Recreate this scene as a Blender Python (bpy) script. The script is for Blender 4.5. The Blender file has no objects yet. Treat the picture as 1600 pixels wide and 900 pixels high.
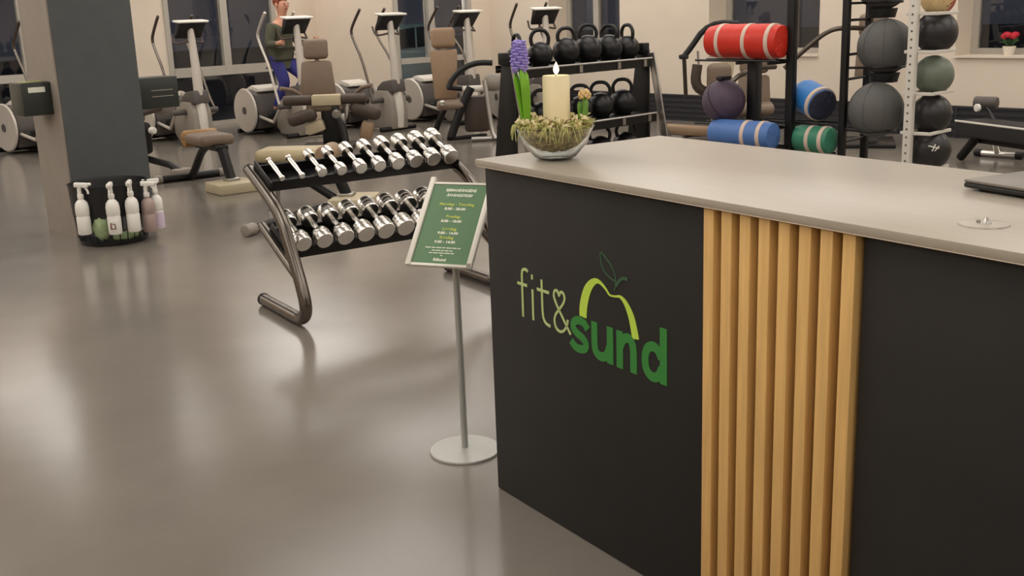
import bpy, bmesh, math, random
from mathutils import Vector, Matrix
random.seed(7)
PI = math.pi
S = bpy.context.scene
COL = S.collection
# ------------------------------------------------------------------ camera
cam = bpy.data.cameras.new('camera'); camo = bpy.data.objects.new('camera', cam); COL.objects.link(camo)
cam.sensor_fit = 'HORIZONTAL'; cam.sensor_width = 36.0
cam.lens = 36.0 * 1660.0 / 1600.0
cam.shift_y = -30.0 / 1600.0
cam.clip_start = 0.05; cam.clip_end = 200
A_ = Vector((0.72741784, -0.68529724, -0.03508532))
B_ = Vector((0.18789089, 0.1497417, 0.97070821))
F_ = Vector((0.65996992, 0.71270269, -0.23768589))
camo.matrix_world = Matrix(((A_.x, B_.x, -F_.x, 0), (A_.y, B_.y, -F_.y, 0), (A_.z, B_.z, -F_.z, 1.49), (0, 0, 0, 1)))
S.camera = camo
# ------------------------------------------------------------------ world, exposure
w = bpy.data.worlds.new('night_sky'); S.world = w; w.use_nodes = True
w.node_tree.nodes['Background'].inputs[0].default_value = (0.15, 0.155, 0.20, 1)
w.node_tree.nodes['Background'].inputs[1].default_value = 0.16
S.view_settings.view_transform = 'Standard'; S.view_settings.look = 'None'
S.view_settings.exposure = 0.15; S.view_settings.gamma = 1.0; S.view_settings.use_curve_mapping = False
LAMP = 2.5                       # strength of the ceiling panels
LAMP_COL = (1.0, 0.95, 0.885)
CEIL = 3.0
# ------------------------------------------------------------------ materials
def srgb(r, g, b):
    f = lambda c: (c / 255 / 12.92) if c / 255 <= 0.04045 else ((c / 255 + 0.055) / 1.055) ** 2.4
    return (f(r), f(g), f(b), 1)
MATS = {}
def mat(name, col, rough=0.5, metal=0.0, noise=0.0, scale=20.0, bump=0.0, bscale=None, stretch=None, spec=0.5, trans=0.0, emit=None, estr=0.0, coat=0.0, ior=1.45, alpha=1.0, sheen=0.0):
    m = bpy.data.materials.new(name); m.use_nodes = True
    nt = m.node_tree; p = nt.nodes['Principled BSDF']
    p.inputs['Base Color'].default_value = col
    p.inputs['Roughness'].default_value = rough; p.inputs['Metallic'].default_value = metal
    p.inputs['Specular IOR Level'].default_value = spec
    p.inputs['Transmission Weight'].default_value = trans; p.inputs['IOR'].default_value = ior
    p.inputs['Coat Weight'].default_value = coat; p.inputs['Alpha'].default_value = alpha
    p.inputs['Sheen Weight'].default_value = sheen
    if emit: p.inputs['Emission Color'].default_value = emit; p.inputs['Emission Strength'].default_value = estr
    if noise or bump:
        tc = nt.nodes.new('ShaderNodeTexCoord'); mp = nt.nodes.new('ShaderNodeMapping')
        nt.links.new(tc.outputs['Object'], mp.inputs['Vector'])
        if stretch: mp.inputs['Scale'].default_value = stretch
        n = nt.nodes.new('ShaderNodeTexNoise'); n.inputs['Scale'].default_value = scale; n.inputs['Detail'].default_value = 5
        nt.links.new(mp.outputs['Vector'], n.inputs['Vector'])
        if noise:
            cr = nt.nodes.new('ShaderNodeValToRGB')
            c = col
            cr.color_ramp.elements[0].position = 0.3; cr.color_ramp.elements[1].position = 0.7
            cr.color_ramp.elements[0].color = (c[0] * (1 - noise), c[1] * (1 - noise), c[2] * (1 - noise), 1)
            cr.color_ramp.elements[1].color = (min(1, c[0] * (1 + noise)), min(1, c[1] * (1 + noise)), min(1, c[2] * (1 + noise)), 1)
            nt.links.new(n.outputs['Fac'], cr.inputs['Fac']); nt.links.new(cr.outputs['Color'], p.inputs['Base Color'])
        if bump:
            n2 = n
            if bscale:
                n2 = nt.nodes.new('ShaderNodeTexNoise'); n2.inputs['Scale'].default_value = bscale; n2.inputs['Detail'].default_value = 4
                nt.links.new(mp.outputs['Vector'], n2.inputs['Vector'])
            b = nt.nodes.new('ShaderNodeBump'); b.inputs['Strength'].default_value = bump; b.inputs['Distance'].default_value = 0.01
            nt.links.new(n2.outputs['Fac'], b.inputs['Height']); nt.links.new(b.outputs['Normal'], p.inputs['Normal'])
    MATS[name] = m
    return m
M = MATS
mat('wall_paint', srgb(226, 212, 195), 0.75, noise=0.02, scale=3, bump=0.03, bscale=60)
mat('ceiling_paint', srgb(225, 220, 212), 0.9, noise=0.01)
mat('rubber_floor', srgb(124, 117, 109), 0.36, noise=0.07, scale=2.2, bump=0.025, bscale=160, spec=0.5)
mat('column_paint', srgb(77, 80, 80), 0.6, noise=0.05, scale=8, bump=0.05, bscale=80)
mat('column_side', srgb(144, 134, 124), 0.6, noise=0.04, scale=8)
mat('window_metal', srgb(178, 172, 162), 0.45, noise=0.03)
mat('skirting_dark', srgb(46, 46, 50), 0.5, noise=0.08)
mat('glass', (1, 1, 1, 1), 0.0, trans=1.0, ior=1.45)
mat('thin_glass', (0.88, 0.90, 0.92, 1), 0.02, trans=1.0, ior=1.5)
mat('black_laminate', srgb(40, 38, 37), 0.55, noise=0.12, scale=6, bump=0.03, bscale=220, spec=0.4)
mat('gap_black', srgb(22, 20, 19), 0.8, noise=0.05)
mat('pale_laminate', srgb(172, 162, 147), 0.32, noise=0.045, scale=9, stretch=(0.6, 9, 9), spec=0.5)
mat('laminate_edge', srgb(178, 160, 140), 0.5, noise=0.04)
mat('oak', srgb(228, 184, 116), 0.5, noise=0.10, scale=10, stretch=(9, 9, 0.5), bump=0.05)
mat('logo_pale_green', srgb(194, 212, 142), 0.6, noise=0.02)
mat('logo_green', srgb(58, 138, 60), 0.55, noise=0.03)
mat('logo_lime', srgb(200, 232, 86), 0.55, noise=0.03)
mat('logo_leaf', srgb(60, 96, 66), 0.6, noise=0.03)
mat('chrome', srgb(232, 229, 224), 0.24, 1.0, noise=0.02)
mat('satin_steel', srgb(176, 172, 166), 0.36, 1.0, noise=0.04)
mat('dark_steel', srgb(92, 84, 76), 0.28, 0.9, noise=0.05)
mat('gunmetal_tube', srgb(112, 105, 98), 0.24, 1.0, noise=0.05)
mat('black_metal', srgb(30, 29, 29), 0.4, 0.3, noise=0.08)
mat('black_rubber', srgb(34, 33, 33), 0.65, noise=0.1, bump=0.05, bscale=120)
mat('black_plastic', srgb(30, 30, 31), 0.45, noise=0.06)
mat('grey_plastic', srgb(146, 138, 128), 0.5, noise=0.03)
mat('light_plastic', srgb(218, 212, 202), 0.45, noise=0.02)
mat('silver_paint', srgb(206, 198, 188), 0.4, 0.25, noise=0.02)
mat('collar_grey', srgb(88, 82, 78), 0.55, noise=0.03)
mat('white_plastic', srgb(236, 232, 224), 0.4, noise=0.01)
mat('lilac_label', srgb(214, 196, 214), 0.5, noise=0.03)
mat('rosy_clear_plastic', srgb(168, 146, 140), 0.3, noise=0.04)
mat('brown_vinyl', srgb(126, 108, 92), 0.5, noise=0.05, scale=30, bump=0.08, bscale=150)
mat('dark_brown_vinyl', srgb(74, 62, 54), 0.5, noise=0.06, bump=0.06, bscale=150)
mat('tan_vinyl', srgb(150, 124, 98), 0.5, noise=0.06, bump=0.06, bscale=150)
mat('orange_tan_vinyl', srgb(160, 122, 74), 0.5, noise=0.06, bump=0.06, bscale=150)
mat('beige_vinyl', srgb(186, 170, 136), 0.5, noise=0.05, bump=0.06, bscale=150)
mat('beige_plastic', srgb(190, 176, 146), 0.5, noise=0.04)
mat('sign_green', srgb(80, 120, 76), 0.35, noise=0.03, scale=4)
mat('sign_white', srgb(236, 238, 218), 0.5, noise=0.01)
mat('sign_yellow', srgb(206, 216, 96), 0.5, noise=0.01)
mat('sign_frame_clear', srgb(226, 222, 210), 0.25, noise=0.02, spec=0.6)
mat('grey_powder', srgb(176, 176, 170), 0.4, 0.2, noise=0.03)
mat('red_vinyl', srgb(206, 48, 32), 0.45, noise=0.06, scale=12, bump=0.1, bscale=60)
mat('blue_vinyl', srgb(44, 118, 190), 0.45, noise=0.06, scale=12, bump=0.1, bscale=60)
mat('slate_blue_vinyl', srgb(78, 116, 178), 0.45, noise=0.06, scale=12, bump=0.1, bscale=60)
mat('green_vinyl', srgb(62, 132, 104), 0.45, noise=0.06, scale=12, bump=0.1, bscale=60)
mat('bag_strap', srgb(212, 190, 174), 0.7, noise=0.05)
mat('navy_mesh', srgb(38, 42, 62), 0.6, noise=0.35, scale=30)
mat('purple_rubber', srgb(82, 68, 84), 0.6, noise=0.12, scale=6, bump=0.06, bscale=90)
mat('slam_rubber', srgb(94, 93, 91), 0.6, noise=0.06, scale=8, bump=0.08, bscale=140)
mat('ball_black', srgb(44, 42, 42), 0.35, noise=0.06, bump=0.05, bscale=140)
mat('ball_sage', srgb(108, 116, 102), 0.38, noise=0.05, bump=0.05, bscale=140)
mat('ball_cream', srgb(214, 188, 138), 0.4, noise=0.05)
mat('ball_red', srgb(160, 40, 44), 0.4, noise=0.05)
mat('orange_rubber', srgb(220, 140, 50), 0.45, noise=0.05)
mat('iron_black', srgb(28, 27, 28), 0.33, 0.2, noise=0.1, bump=0.05, bscale=120)
mat('candle_wax', srgb(246, 230, 188), 0.55, noise=0.03, scale=8, bump=0.03)
mat('flame', srgb(255, 220, 150), 0.5, emit=srgb(255, 226, 160), estr=6.0)
mat('wick', srgb(40, 30, 24), 0.8, noise=0.05)
mat('leaf_green', srgb(116, 176, 42), 0.45, noise=0.12, scale=14)
mat('leaf_mid', srgb(112, 158, 66), 0.5, noise=0.12, scale=14)
mat('hyacinth_violet', srgb(160, 146, 216), 0.6, noise=0.14, scale=60)
mat('hyacinth_pale', srgb(222, 190, 136), 0.6, noise=0.12, scale=60)
mat('moss', srgb(182, 162, 108), 0.9, noise=0.75, scale=75, bump=0.3, bscale=90)
mat('moss_green', srgb(176, 176, 112), 0.9, noise=0.3, scale=40, bump=0.2, bscale=90)
mat('straw_flake', srgb(238, 222, 178), 0.8, noise=0.2, scale=90)
mat('twig_brown', srgb(112, 84, 52), 0.8, noise=0.25, scale=40)
mat('bowl_glass', (0.93, 0.96, 0.95, 1), 0.01, trans=1.0, ior=1.45)
mat('laptop_lid', srgb(124, 117, 108), 0.4, 0.3, noise=0.03)
mat('cloth_green', srgb(160, 178, 136), 0.9, noise=0.1, scale=40, bump=0.2, bscale=200)
mat('label_ink', srgb(116, 60, 70), 0.6, noise=0.02)
mat('label_purple', srgb(132, 92, 140), 0.6, noise=0.02)
mat('paper_white', srgb(222, 224, 208), 0.7, noise=0.02)
mat('dispenser_dark', srgb(45, 48, 43), 0.4, noise=0.06, scale=5)
mat('skin', srgb(206, 150, 124), 0.5, noise=0.03)
mat('olive_knit', srgb(86, 86, 70), 0.85, noise=0.08, scale=40, bump=0.1, bscale=150)
mat('royal_blue_knit', srgb(52, 52, 128), 0.7, noise=0.08, scale=40)
mat('hair_auburn', srgb(134, 66, 48), 0.7, noise=0.2, scale=60)
mat('eye_dark', srgb(40, 30, 28), 0.3, noise=0.02)
mat('lip', srgb(170, 92, 86), 0.5, noise=0.02)
mat('shoe_dark', srgb(48, 48, 54), 0.6, noise=0.05)
mat('car_paint', srgb(150, 180, 180), 0.3, 0.2, noise=0.02, coat=0.5)
mat('car_glass', srgb(36, 44, 50), 0.1, noise=0.02)
mat('tyre', srgb(26, 26, 26), 0.8, noise=0.1)
mat('asphalt', srgb(66, 68, 74), 0.8, noise=0.2, scale=6)
mat('petal_red', srgb(190, 36, 54), 0.5, noise=0.1)
mat('pot_white', srgb(226, 218, 204), 0.4, noise=0.02)
mat('foliage', srgb(64, 98, 60), 0.6, noise=0.2)
mat('lamp_diffuser', (1, 1, 1, 1), 0.6, emit=(LAMP_COL[0], LAMP_COL[1], LAMP_COL[2], 1), estr=LAMP)
mat('lamp_frame', srgb(228, 226, 222), 0.4, noise=0.01)
mat('fill_lamp_glow', (1, 1, 1, 1), 0.6, emit=(0.9, 0.95, 1.0, 1), estr=160.0)  # glow of the lamp added to light the car
# floor and countertop get a second, larger-scale variation in gloss
def vary_gloss(m, lo, hi, scale):
    nt = m.node_tree; p = nt.nodes['Principled BSDF']
    tc = nt.nodes.new('ShaderNodeTexCoord'); n = nt.nodes.new('ShaderNodeTexNoise'); n.inputs['Scale'].default_value = scale
    n.inputs['Detail'].default_value = 3
    mr = nt.nodes.new('ShaderNodeMapRange'); mr.inputs[1].default_value = 0.3; mr.inputs[2].default_value = 0.7
    mr.inputs[3].default_value = lo; mr.inputs[4].default_value = hi
    nt.links.new(tc.outputs['Object'], n.inputs['Vector']); nt.links.new(n.outputs['Fac'], mr.inputs[0]); nt.links.new(mr.outputs[0], p.inputs['Roughness'])
vary_gloss(M['rubber_floor'], 0.14, 0.20, 1.3)

# ------------------------------------------------------------------ mesh helpers
def frame_from(d, up=Vector((0, 0, 1))):
    d = d.normalized()
    if abs(d.dot(up)) > 0.98: up = Vector((1, 0, 0)) if abs(d.x) < 0.9 else Vector((0, 1, 0))
    x = up.cross(d).normalized(); y = d.cross(x).normalized()
    return x, y
class MB:
    def __init__(s): s.bm = bmesh.new()
    def add(s, tmp, mx):
        me = bpy.data.meshes.new('tmp'); tmp.transform(mx); tmp.to_mesh(me); tmp.free(); s.bm.from_mesh(me); bpy.data.meshes.remove(me)
        return s
    def box(s, c, size, rot=None, bev=0.0, seg=2):
        t = bmesh.new(); bmesh.ops.create_cube(t, size=1.0)
        for v in t.verts: v.co = Vector((v.co.x * size[0], v.co.y * size[1], v.co.z * size[2]))
        if bev > 0: bmesh.ops.bevel(t, geom=list(t.edges), offset=min(bev, min(size) * 0.49), segments=seg, profile=0.5, affect='EDGES')
        R = rot.to_matrix().to_4x4() if hasattr(rot, 'to_matrix') else (rot if rot is not None else Matrix())
        return s.add(t, Matrix.Translation(Vector(c)) @ R)
    def sph(s, c, r, seg=20, ring=12, rot=None):
        r = r if hasattr(r, '__len__') else (r, r, r)
        t = bmesh.new(); bmesh.ops.create_uvsphere(t, u_segments=seg, v_segments=ring, radius=1.0)
        R = rot.to_matrix().to_4x4() if rot is not None else Matrix()
        return s.add(t, Matrix.Translation(Vector(c)) @ R @ Matrix.Diagonal((r[0], r[1], r[2], 1)))
    def tube(s, pts, r, seg=10, cap=True, closed=False, smooth=0, flat=1.0):
        pts = [Vector(p) for p in pts]
        rs = list(r) if hasattr(r, '__len__') else [r] * len(pts)
        for _ in range(smooth):
            np_, nr = [pts[0]], [rs[0]]
            for i in range(len(pts) - 1):
                np_ += [pts[i] * 0.75 + pts[i + 1] * 0.25, pts[i] * 0.25 + pts[i + 1] * 0.75]
                nr += [rs[i] * 0.75 + rs[i + 1] * 0.25, rs[i] * 0.25 + rs[i + 1] * 0.75]
            np_.append(pts[-1]); nr.append(rs[-1]); pts, rs = np_, nr
        n = len(pts); rings = []; prev = None
        for i, p in enumerate(pts):
            if closed: d = pts[(i + 1) % n] - pts[i - 1]
            else: d = pts[min(i + 1, n - 1)] - pts[max(i - 1, 0)]
            d.normalize()
            if prev is None: x, y = frame_from(d)
            else:
                x = prev - d * prev.dot(d)
                x = x.normalized() if x.length > 1e-6 else frame_from(d)[0]
                y = d.cross(x)
            prev = x
            rings.append([s.bm.verts.new(p + (x * math.cos(2 * PI * k / seg) * flat + y * math.sin(2 * PI * k / seg)) * rs[i]) for k in range(seg)])
        m = n if closed else n - 1
        for i in range(m):
            a, b = rings[i], rings[(i + 1) % n]
            for k in range(seg):
                s.bm.faces.new((a[k], a[(k + 1) % seg], b[(k + 1) % seg], b[k]))
        if cap and not closed:
            s.bm.faces.new(list(reversed(rings[0]))); s.bm.faces.new(rings[-1])
        return s
    def cyl(s, p0, p1, r, r2=None, seg=20, bev=0.0):
        p0, p1 = Vector(p0), Vector(p1); r2 = r if r2 is None else r2
        if bev:
            d = (p1 - p0).normalized() * bev
            return s.tube([p0, p0 + d * 0.3, p0 + d, p1 - d, p1 - d * 0.3, p1], [r - bev, r - bev * 0.3, r, r2, r2 - bev * 0.3, r2 - bev], seg)
        return s.tube([p0, p1], [r, r2], seg)
    def lathe(s, prof, c=(0, 0, 0), seg=24, axis='Z', mx=None):
        t = bmesh.new(); rings = []
        for (r, z) in prof:
            rings.append([t.verts.new((max(r, 1e-4) * math.cos(2 * PI * k / seg), max(r, 1e-4) * math.sin(2 * PI * k / seg), z)) for k in range(seg)])
        for a, b in zip(rings, rings[1:]):
            for k in range(seg): t.faces.new((a[k], a[(k + 1) % seg], b[(k + 1) % seg], b[k]))
        t.faces.new(list(reversed(rings[0]))); t.faces.new(rings[-1])
        R = mx if mx is not None else Matrix()
        return s.add(t, Matrix.Translation(Vector(c)) @ R)
    def prism(s, poly, x0, x1, plane='YZ', bev=0.0, taper=1.0):
        """poly: 2D outline; extruded along the missing axis from x0 to x1"""
        t = bmesh.new()
        cx = sum(p[0] for p in poly) / len(poly); cy = sum(p[1] for p in poly) / len(poly)
        def P(a, b, x, k=1.0):
            a, b = cx + (a - cx) * k, cy + (b - cy) * k
            return (x, a, b) if plane == 'YZ' else ((a, x, b) if plane == 'XZ' else (a, b, x))
        va = [t.verts.new(P(a, b, x0, taper)) for a, b in poly]; vb = [t.verts.new(P(a, b, x1)) for a, b in poly]
        n = len(poly)
        for i in range(n): t.faces.new((va[i], va[(i + 1) % n], vb[(i + 1) % n], vb[i]))
        t.faces.new(list(reversed(va))); t.faces.new(vb)
        bmesh.ops.recalc_face_normals(t, faces=t.faces)
        if bev > 0: bmesh.ops.bevel(t, geom=list(t.edges), offset=bev, segments=2, profile=0.5, affect='EDGES')
        return s.add(t, Matrix())
    def ribbon(s, pts, wd, x0, x1, plane='XZ', closed=False):
        """a flat stroke of width wd (number or list) through 2D points, extruded between x0 and x1 on the missing axis"""
        pts = [Vector((p[0], p[1])) for p in pts]; n = len(pts)
        ws = list(wd) if hasattr(wd, '__len__') else [wd] * n
        L, R = [], []
        for i in range(n):
            if closed: a, b = pts[i - 1], pts[(i + 1) % n]
            else: a, b = pts[max(i - 1, 0)], pts[min(i + 1, n - 1)]
            d = (b - a).normalized(); nn = Vector((-d.y, d.x)); k = 1.0
            if (closed or 0 < i < n - 1):
                d1 = (pts[i] - pts[i - 1]).normalized(); k = 1.0 / max(0.6, abs(d1.dot(d)))
            L.append(pts[i] + nn * ws[i] * 0.5 * k); R.append(pts[i] - nn * ws[i] * 0.5 * k)
        def P(a, x): return (a.x, x, a.y) if plane == 'XZ' else ((x, a.x, a.y) if plane == 'YZ' else (a.x, a.y, x))
        q = [[s.bm.verts.new(P(v, x)) for v in (L[i], R[i]) for x in (x0, x1)] for i in range(n)]
        for i in range(n if closed else n - 1):
            a, b = q[i], q[(i + 1) % n]
            s.bm.faces.new((a[0], b[0], b[2], a[2])); s.bm.faces.new((a[1], a[3], b[3], b[1]))
            s.bm.faces.new((a[0], a[1], b[1], b[0])); s.bm.faces.new((a[2], b[2], b[3], a[3]))
        if not closed:
            for a in (q[0], q[-1]): s.bm.faces.new((a[0], a[2], a[3], a[1]))
        return s
    def build(s, name, m, parent=None, smooth=True, ang=38, label=None):
        bmesh.ops.recalc_face_normals(s.bm, faces=s.bm.faces)
        me = bpy.data.meshes.new(name); s.bm.to_mesh(me); s.bm.free()
        if m: me.materials.append(M[m] if isinstance(m, str) else m)
        if smooth:
            me.polygons.foreach_set('use_smooth', [True] * len(me.polygons)); me.set_sharp_from_angle(angle=math.radians(ang))
        o = bpy.data.objects.new(name, me); COL.objects.link(o)
        if parent is not None: o.parent = parent
        if label: o['label'] = label
        return o
def spl(pts, n=6, closed=False):
    """Catmull-Rom through points (any dimension)"""
    pts = [Vector(p) for p in pts]; out = []; N = len(pts)
    rng = range(N if closed else N - 1)
    for i in rng:
        p1, p2 = pts[i], pts[(i + 1) % N]
        p0 = pts[i - 1] if (closed or i > 0) else p1; p3 = pts[(i + 2) % N] if (closed or i + 2 < N) else p2
        for k in range(n):
            t = k / n
            out.append(0.5 * ((2 * p1) + (p2 - p0) * t + (2 * p0 - 5 * p1 + 4 * p2 - p3) * t * t + (3 * p1 - p0 - 3 * p2 + p3) * t ** 3))
    if not closed: out.append(pts[-1])
    return out
def tag(o, label, cat, group=None, kind=None):
    o['label'] = label; o['category'] = cat
    if group: o['group'] = group
    if kind: o['kind'] = kind
    return o
def thing(name, label, cat, loc=(0, 0, 0), rz=0.0, group=None):
    o = bpy.data.objects.new(name, None); COL.objects.link(o); o.empty_display_size = 0.1
    o.location = loc; o.rotation_euler = (0, 0, rz)
    return tag(o, label, cat, group)
def struct(o):
    o['kind'] = 'structure'; return o
def kids(o): return [c for c in ALLKIDS.get(o.name, [])]
def dup(root, label=None, loc=None, rz=None, group=None):
    bpy_children = {}
    for ob in COL.objects:
        if ob.parent: bpy_children.setdefault(ob.parent.name, []).append(ob)
    def cp(o, par):
        c = o.copy(); COL.objects.link(c)
        if par is not None: c.parent = par
        for ch in bpy_children.get(o.name, []): cp(ch, c)
        return c
    r = cp(root, None)
    if label: r['label'] = label
    if loc is not None: r.location = loc
    if rz is not None: r.rotation_euler = (0, 0, rz)
    if group: r['group'] = group
    return r
def E3(x, y, z): 
    from mathutils import Euler
    return Euler((x, y, z))
ORD = ['first', 'second', 'third', 'fourth', 'fifth', 'sixth', 'seventh', 'eighth', 'ninth', 'tenth']

# ================================================================== SETTING
YA, YB, XJ, XR = 14.2, 12.3, 9.25, 11.12
X0, Y0 = -4.0, -4.0
fl = MB(); fl.box(((X0 + 12) / 2, (Y0 + 15) / 2, -0.05), (12 - X0, 15 - Y0, 0.1)); struct(fl.build('floor', 'rubber_floor', smooth=False))
ce = MB(); ce.box(((X0 + 12) / 2, (Y0 + 15) / 2, CEIL + 0.05), (12 - X0, 15 - Y0, 0.1)); struct(ce.build('ceiling', 'ceiling_paint', smooth=False))
def rect(mb, x0, x1, y0, y1, z0, z1): mb.box(((x0 + x1) / 2, (y0 + y1) / 2, (z0 + z1) / 2), (abs(x1 - x0), abs(y1 - y0), abs(z1 - z0))); return mb
WT = 2.35                                         # window head height
# far-left wall, two storefront openings, then a step towards the room
b = MB()
W0 = (2.6, 4.94); W1 = (6.80, 8.55)
for x0, x1 in ((X0, W0[0]), (W0[1], W1[0]), (W1[1], XJ + 0.2)): rect(b, x0, x1, YA, YA + 0.2, 0, CEIL)
for x0, x1 in (W0, W1): rect(b, x0, x1, YA, YA + 0.2, WT, CEIL)
struct(b.build('wall_far', 'wall_paint', smooth=False))
b = MB(); rect(b, XJ, XJ + 0.12, YB + 0.2, YA, 0, CEIL); struct(b.build('wall_step', 'wall_paint', smooth=False))
b = MB(); WB = (9.30, 10.74)
rect(b, XJ, WB[0], YB, YB + 0.2, 0, CEIL); rect(b, WB[1], XR + 0.02, YB, YB + 0.2, 0, CEIL); rect(b, WB[0], WB[1], YB, YB + 0.2, WT, CEIL)
struct(b.build('wall_back', 'wall_paint', smooth=False))
# right wall with deep reveals
b = MB(); WR = [(9.70, 11.04), (6.68, 8.23), (3.35, 5.08)]; SILL = 0.83; TH = 0.46
edges = [YB] + [v for o in WR for v in (o[1], o[0])] + [Y0]
for i in range(0, len(edges), 2): rect(b, XR, XR + TH, edges[i + 1], edges[i], 0, CEIL)
for y0, y1 in WR: rect(b, XR, XR + TH, y0, y1, 0, SILL); rect(b, XR, XR + TH, y0, y1, WT, CEIL)
struct(b.build('wall_right', 'wall_paint', smooth=False))
b = MB(); rect(b, X0 - 0.15, X0, Y0, YA, 0, CEIL); struct(b.build('wall_left', 'wall_paint', smooth=False))
b = MB(); rect(b, X0, XR, Y0 - 0.15, Y0, 0, CEIL); struct(b.build('wall_front', 'wall_paint', smooth=False))
# skirting units along the right wall: dark, ribbed
base = MB(); rect(base, XR - 0.045, XR, Y0 + 0.02, YB - 0.02, 0, 0.315)
rect(base, XR - 0.06, XR, Y0 + 0.02, YB - 0.02, 0.315, 0.335)
base = struct(base.build('baseboard_right', 'skirting_dark', smooth=False))
for k in range(4):
    r = MB(); rect(r, XR - 0.058, XR - 0.044, Y0 + 0.03, YB - 0.03, 0.05 + k * 0.066, 0.085 + k * 0.066); r.build('slat', 'skirting_dark', base, smooth=False)
for k in range(11):
    yj = 11.0 - k * 1.0
    r = MB(); rect(r, XR - 0.062, XR - 0.04, yj - 0.012, yj + 0.012, 0.0, 0.318); r.build('joint_strip', 'grey_plastic' if k in (2, 3) else 'skirting_dark', base, smooth=False)
# column with two dark dispensers
cm = MB(); rect(cm, 2.818, 3.40, 7.606, 8.15, 0, CEIL); cm = struct(cm.build('column', 'column_paint', smooth=False))
b = MB(); rect(b, 2.806, 2.818, 7.612, 8.15, 0, CEIL); b.build('side_face', 'column_side', cm, smooth=False)  # thin slab, toned a paler taupe than the rest of the column
# windows ------------------------------------------------------------
def storefront(idx, x0, x1, y, mull, rail=(0.71, 0.85)):
    w_ = bpy.data.objects.new('window_%d' % idx, None); COL.objects.link(w_); struct(w_)
    f = MB(); d = 0.09
    for a, c in ((x0, x0 + 0.07), (x1 - 0.07, x1)): rect(f, a, c, y - 0.02, y + d, 0.0, WT)
    rect(f, x0, x1, y - 0.02, y + d, 0.0, 0.06); rect(f, x0, x1, y - 0.02, y + d, WT - 0.07, WT)
    f.build('window_frame', 'window_metal', w_, smooth=False)
    f = MB(); rect(f, x0 + 0.07, x1 - 0.07, y - 0.03, y + d, rail[0], rail[1]); f.build('cross_rail', 'window_metal', w_, smooth=False)
    xs = [x0 + 0.07]
    for a in mull:
        f = MB(); rect(f, a - 0.055, a + 0.055, y - 0.03, y + d, rail[1], WT - 0.07); f.build('mullion', 'window_metal', w_, smooth=False); xs += [a - 0.055, a + 0.055]
    xs.append(x1 - 0.07)
    for i in range(0, len(xs), 2):
        f = MB(); rect(f, xs[i], xs[i + 1], y + 0.04, y + 0.05, rail[1], WT - 0.07); f.build('pane', 'thin_glass', w_, smooth=False)
    f = MB(); rect(f, x0 + 0.07, x1 - 0.07, y + 0.04, y + 0.05, 0.06, rail[0]); f.build('pane', 'thin_glass', w_, smooth=False)
storefront(1, W0[0], W0[1], YA, [3.8], (0.80, 0.90))
storefront(2, W1[0], W1[1], YA, [7.70], (0.71, 0.84))
storefront(3, WB[0], WB[1], YB, [9.96], (0.775, 0.85))
def deep_window(idx, y0, y1, mull):
    w_ = bpy.data.objects.new('window_%d' % idx, None); COL.objects.link(w_); struct(w_)
    x = XR + 0.36; f = MB()
    for a, c in ((y0, y0 + 0.075), (y1 - 0.075, y1)): rect(f, x, x + 0.08, a, c, SILL, WT)
    rect(f, x, x + 0.08, y0 + 0.075, y1 - 0.075, SILL, SILL + 0.08); rect(f, x, x + 0.08, y0 + 0.075, y1 - 0.075, WT - 0.08, WT)
    f.build('window_frame', 'window_metal', w_, smooth=False)
    ys = [y0 + 0.075]
    for a in mull:
        f = MB(); rect(f, x - 0.01, x + 0.08, a - 0.05, a + 0.05, SILL + 0.08, WT - 0.08); f.build('mullion', 'window_metal', w_, smooth=False); ys += [a - 0.05, a + 0.05]
    ys.append(y1 - 0.075)
    for i in range(0, len(ys), 2):
        f = MB(); rect(f, x + 0.04, x + 0.05, ys[i], ys[i + 1], SILL + 0.08, WT - 0.08); f.build('pane', 'thin_glass', w_, smooth=False)
    f = MB(); rect(f, XR - 0.03, x + 0.0, y0 + 0.001, y1 - 0.001, SILL, SILL + 0.02); f.build('window_sill', 'wall_paint', w_, smooth=False)
deep_window(4, *WR[0], [10.45]); deep_window(5, *WR[1], [7.25]); deep_window(6, *WR[2], [4.1])
# street outside
g_ = MB(); g_.box((10, 10, -0.16), (90, 90, 0.1)); struct(g_.build('ground', 'asphalt', smooth=False))
# ceiling panels: unseen, sized for even light, far row added to brighten far walls
LIGHTS = [(x, y) for y in (-1.6, 1.2, 4.0, 6.3, 9.0, 11.2, 13.2) for x in (-1.8, 1.2, 4.4, 7.0, 10.0) if not (y > 13 and x > 6) and not (y == 9.0 and x == 4.4)] + [(8.0, 13.2)]
ROWS = ['nearest the counter side', 'second', 'third', 'fourth', 'fifth', 'farthest']
lamp0 = None
for i, (x, y) in enumerate(LIGHTS):
    lab = 'unseen square ceiling light panel, %s row from the entrance, %s in its row' % (ORD[i // 5], ORD[i % 5])
    if lamp0 is None:
        lamp0 = thing('ceiling_light', lab, 'ceiling light', (x, y, CEIL), 0, 'square ceiling light panels')
        f = MB()
        for sx, sy, wx, wy in ((0.91, 0, 0.03, 1.85), (-0.91, 0, 0.03, 1.85), (0, 0.91, 1.79, 0.03), (0, -0.91, 1.79, 0.03)): f.box((sx, sy, -0.012), (wx, wy, 0.024))
        f.build('frame', 'lamp_frame', lamp0, smooth=False)
        f = MB(); f.box((0, 0, -0.008), (1.788, 1.788, 0.012)); f.build('diffuser', 'lamp_diffuser', lamp0, smooth=False)
    else: dup(lamp0, lab, (x, y, CEIL))

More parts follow.
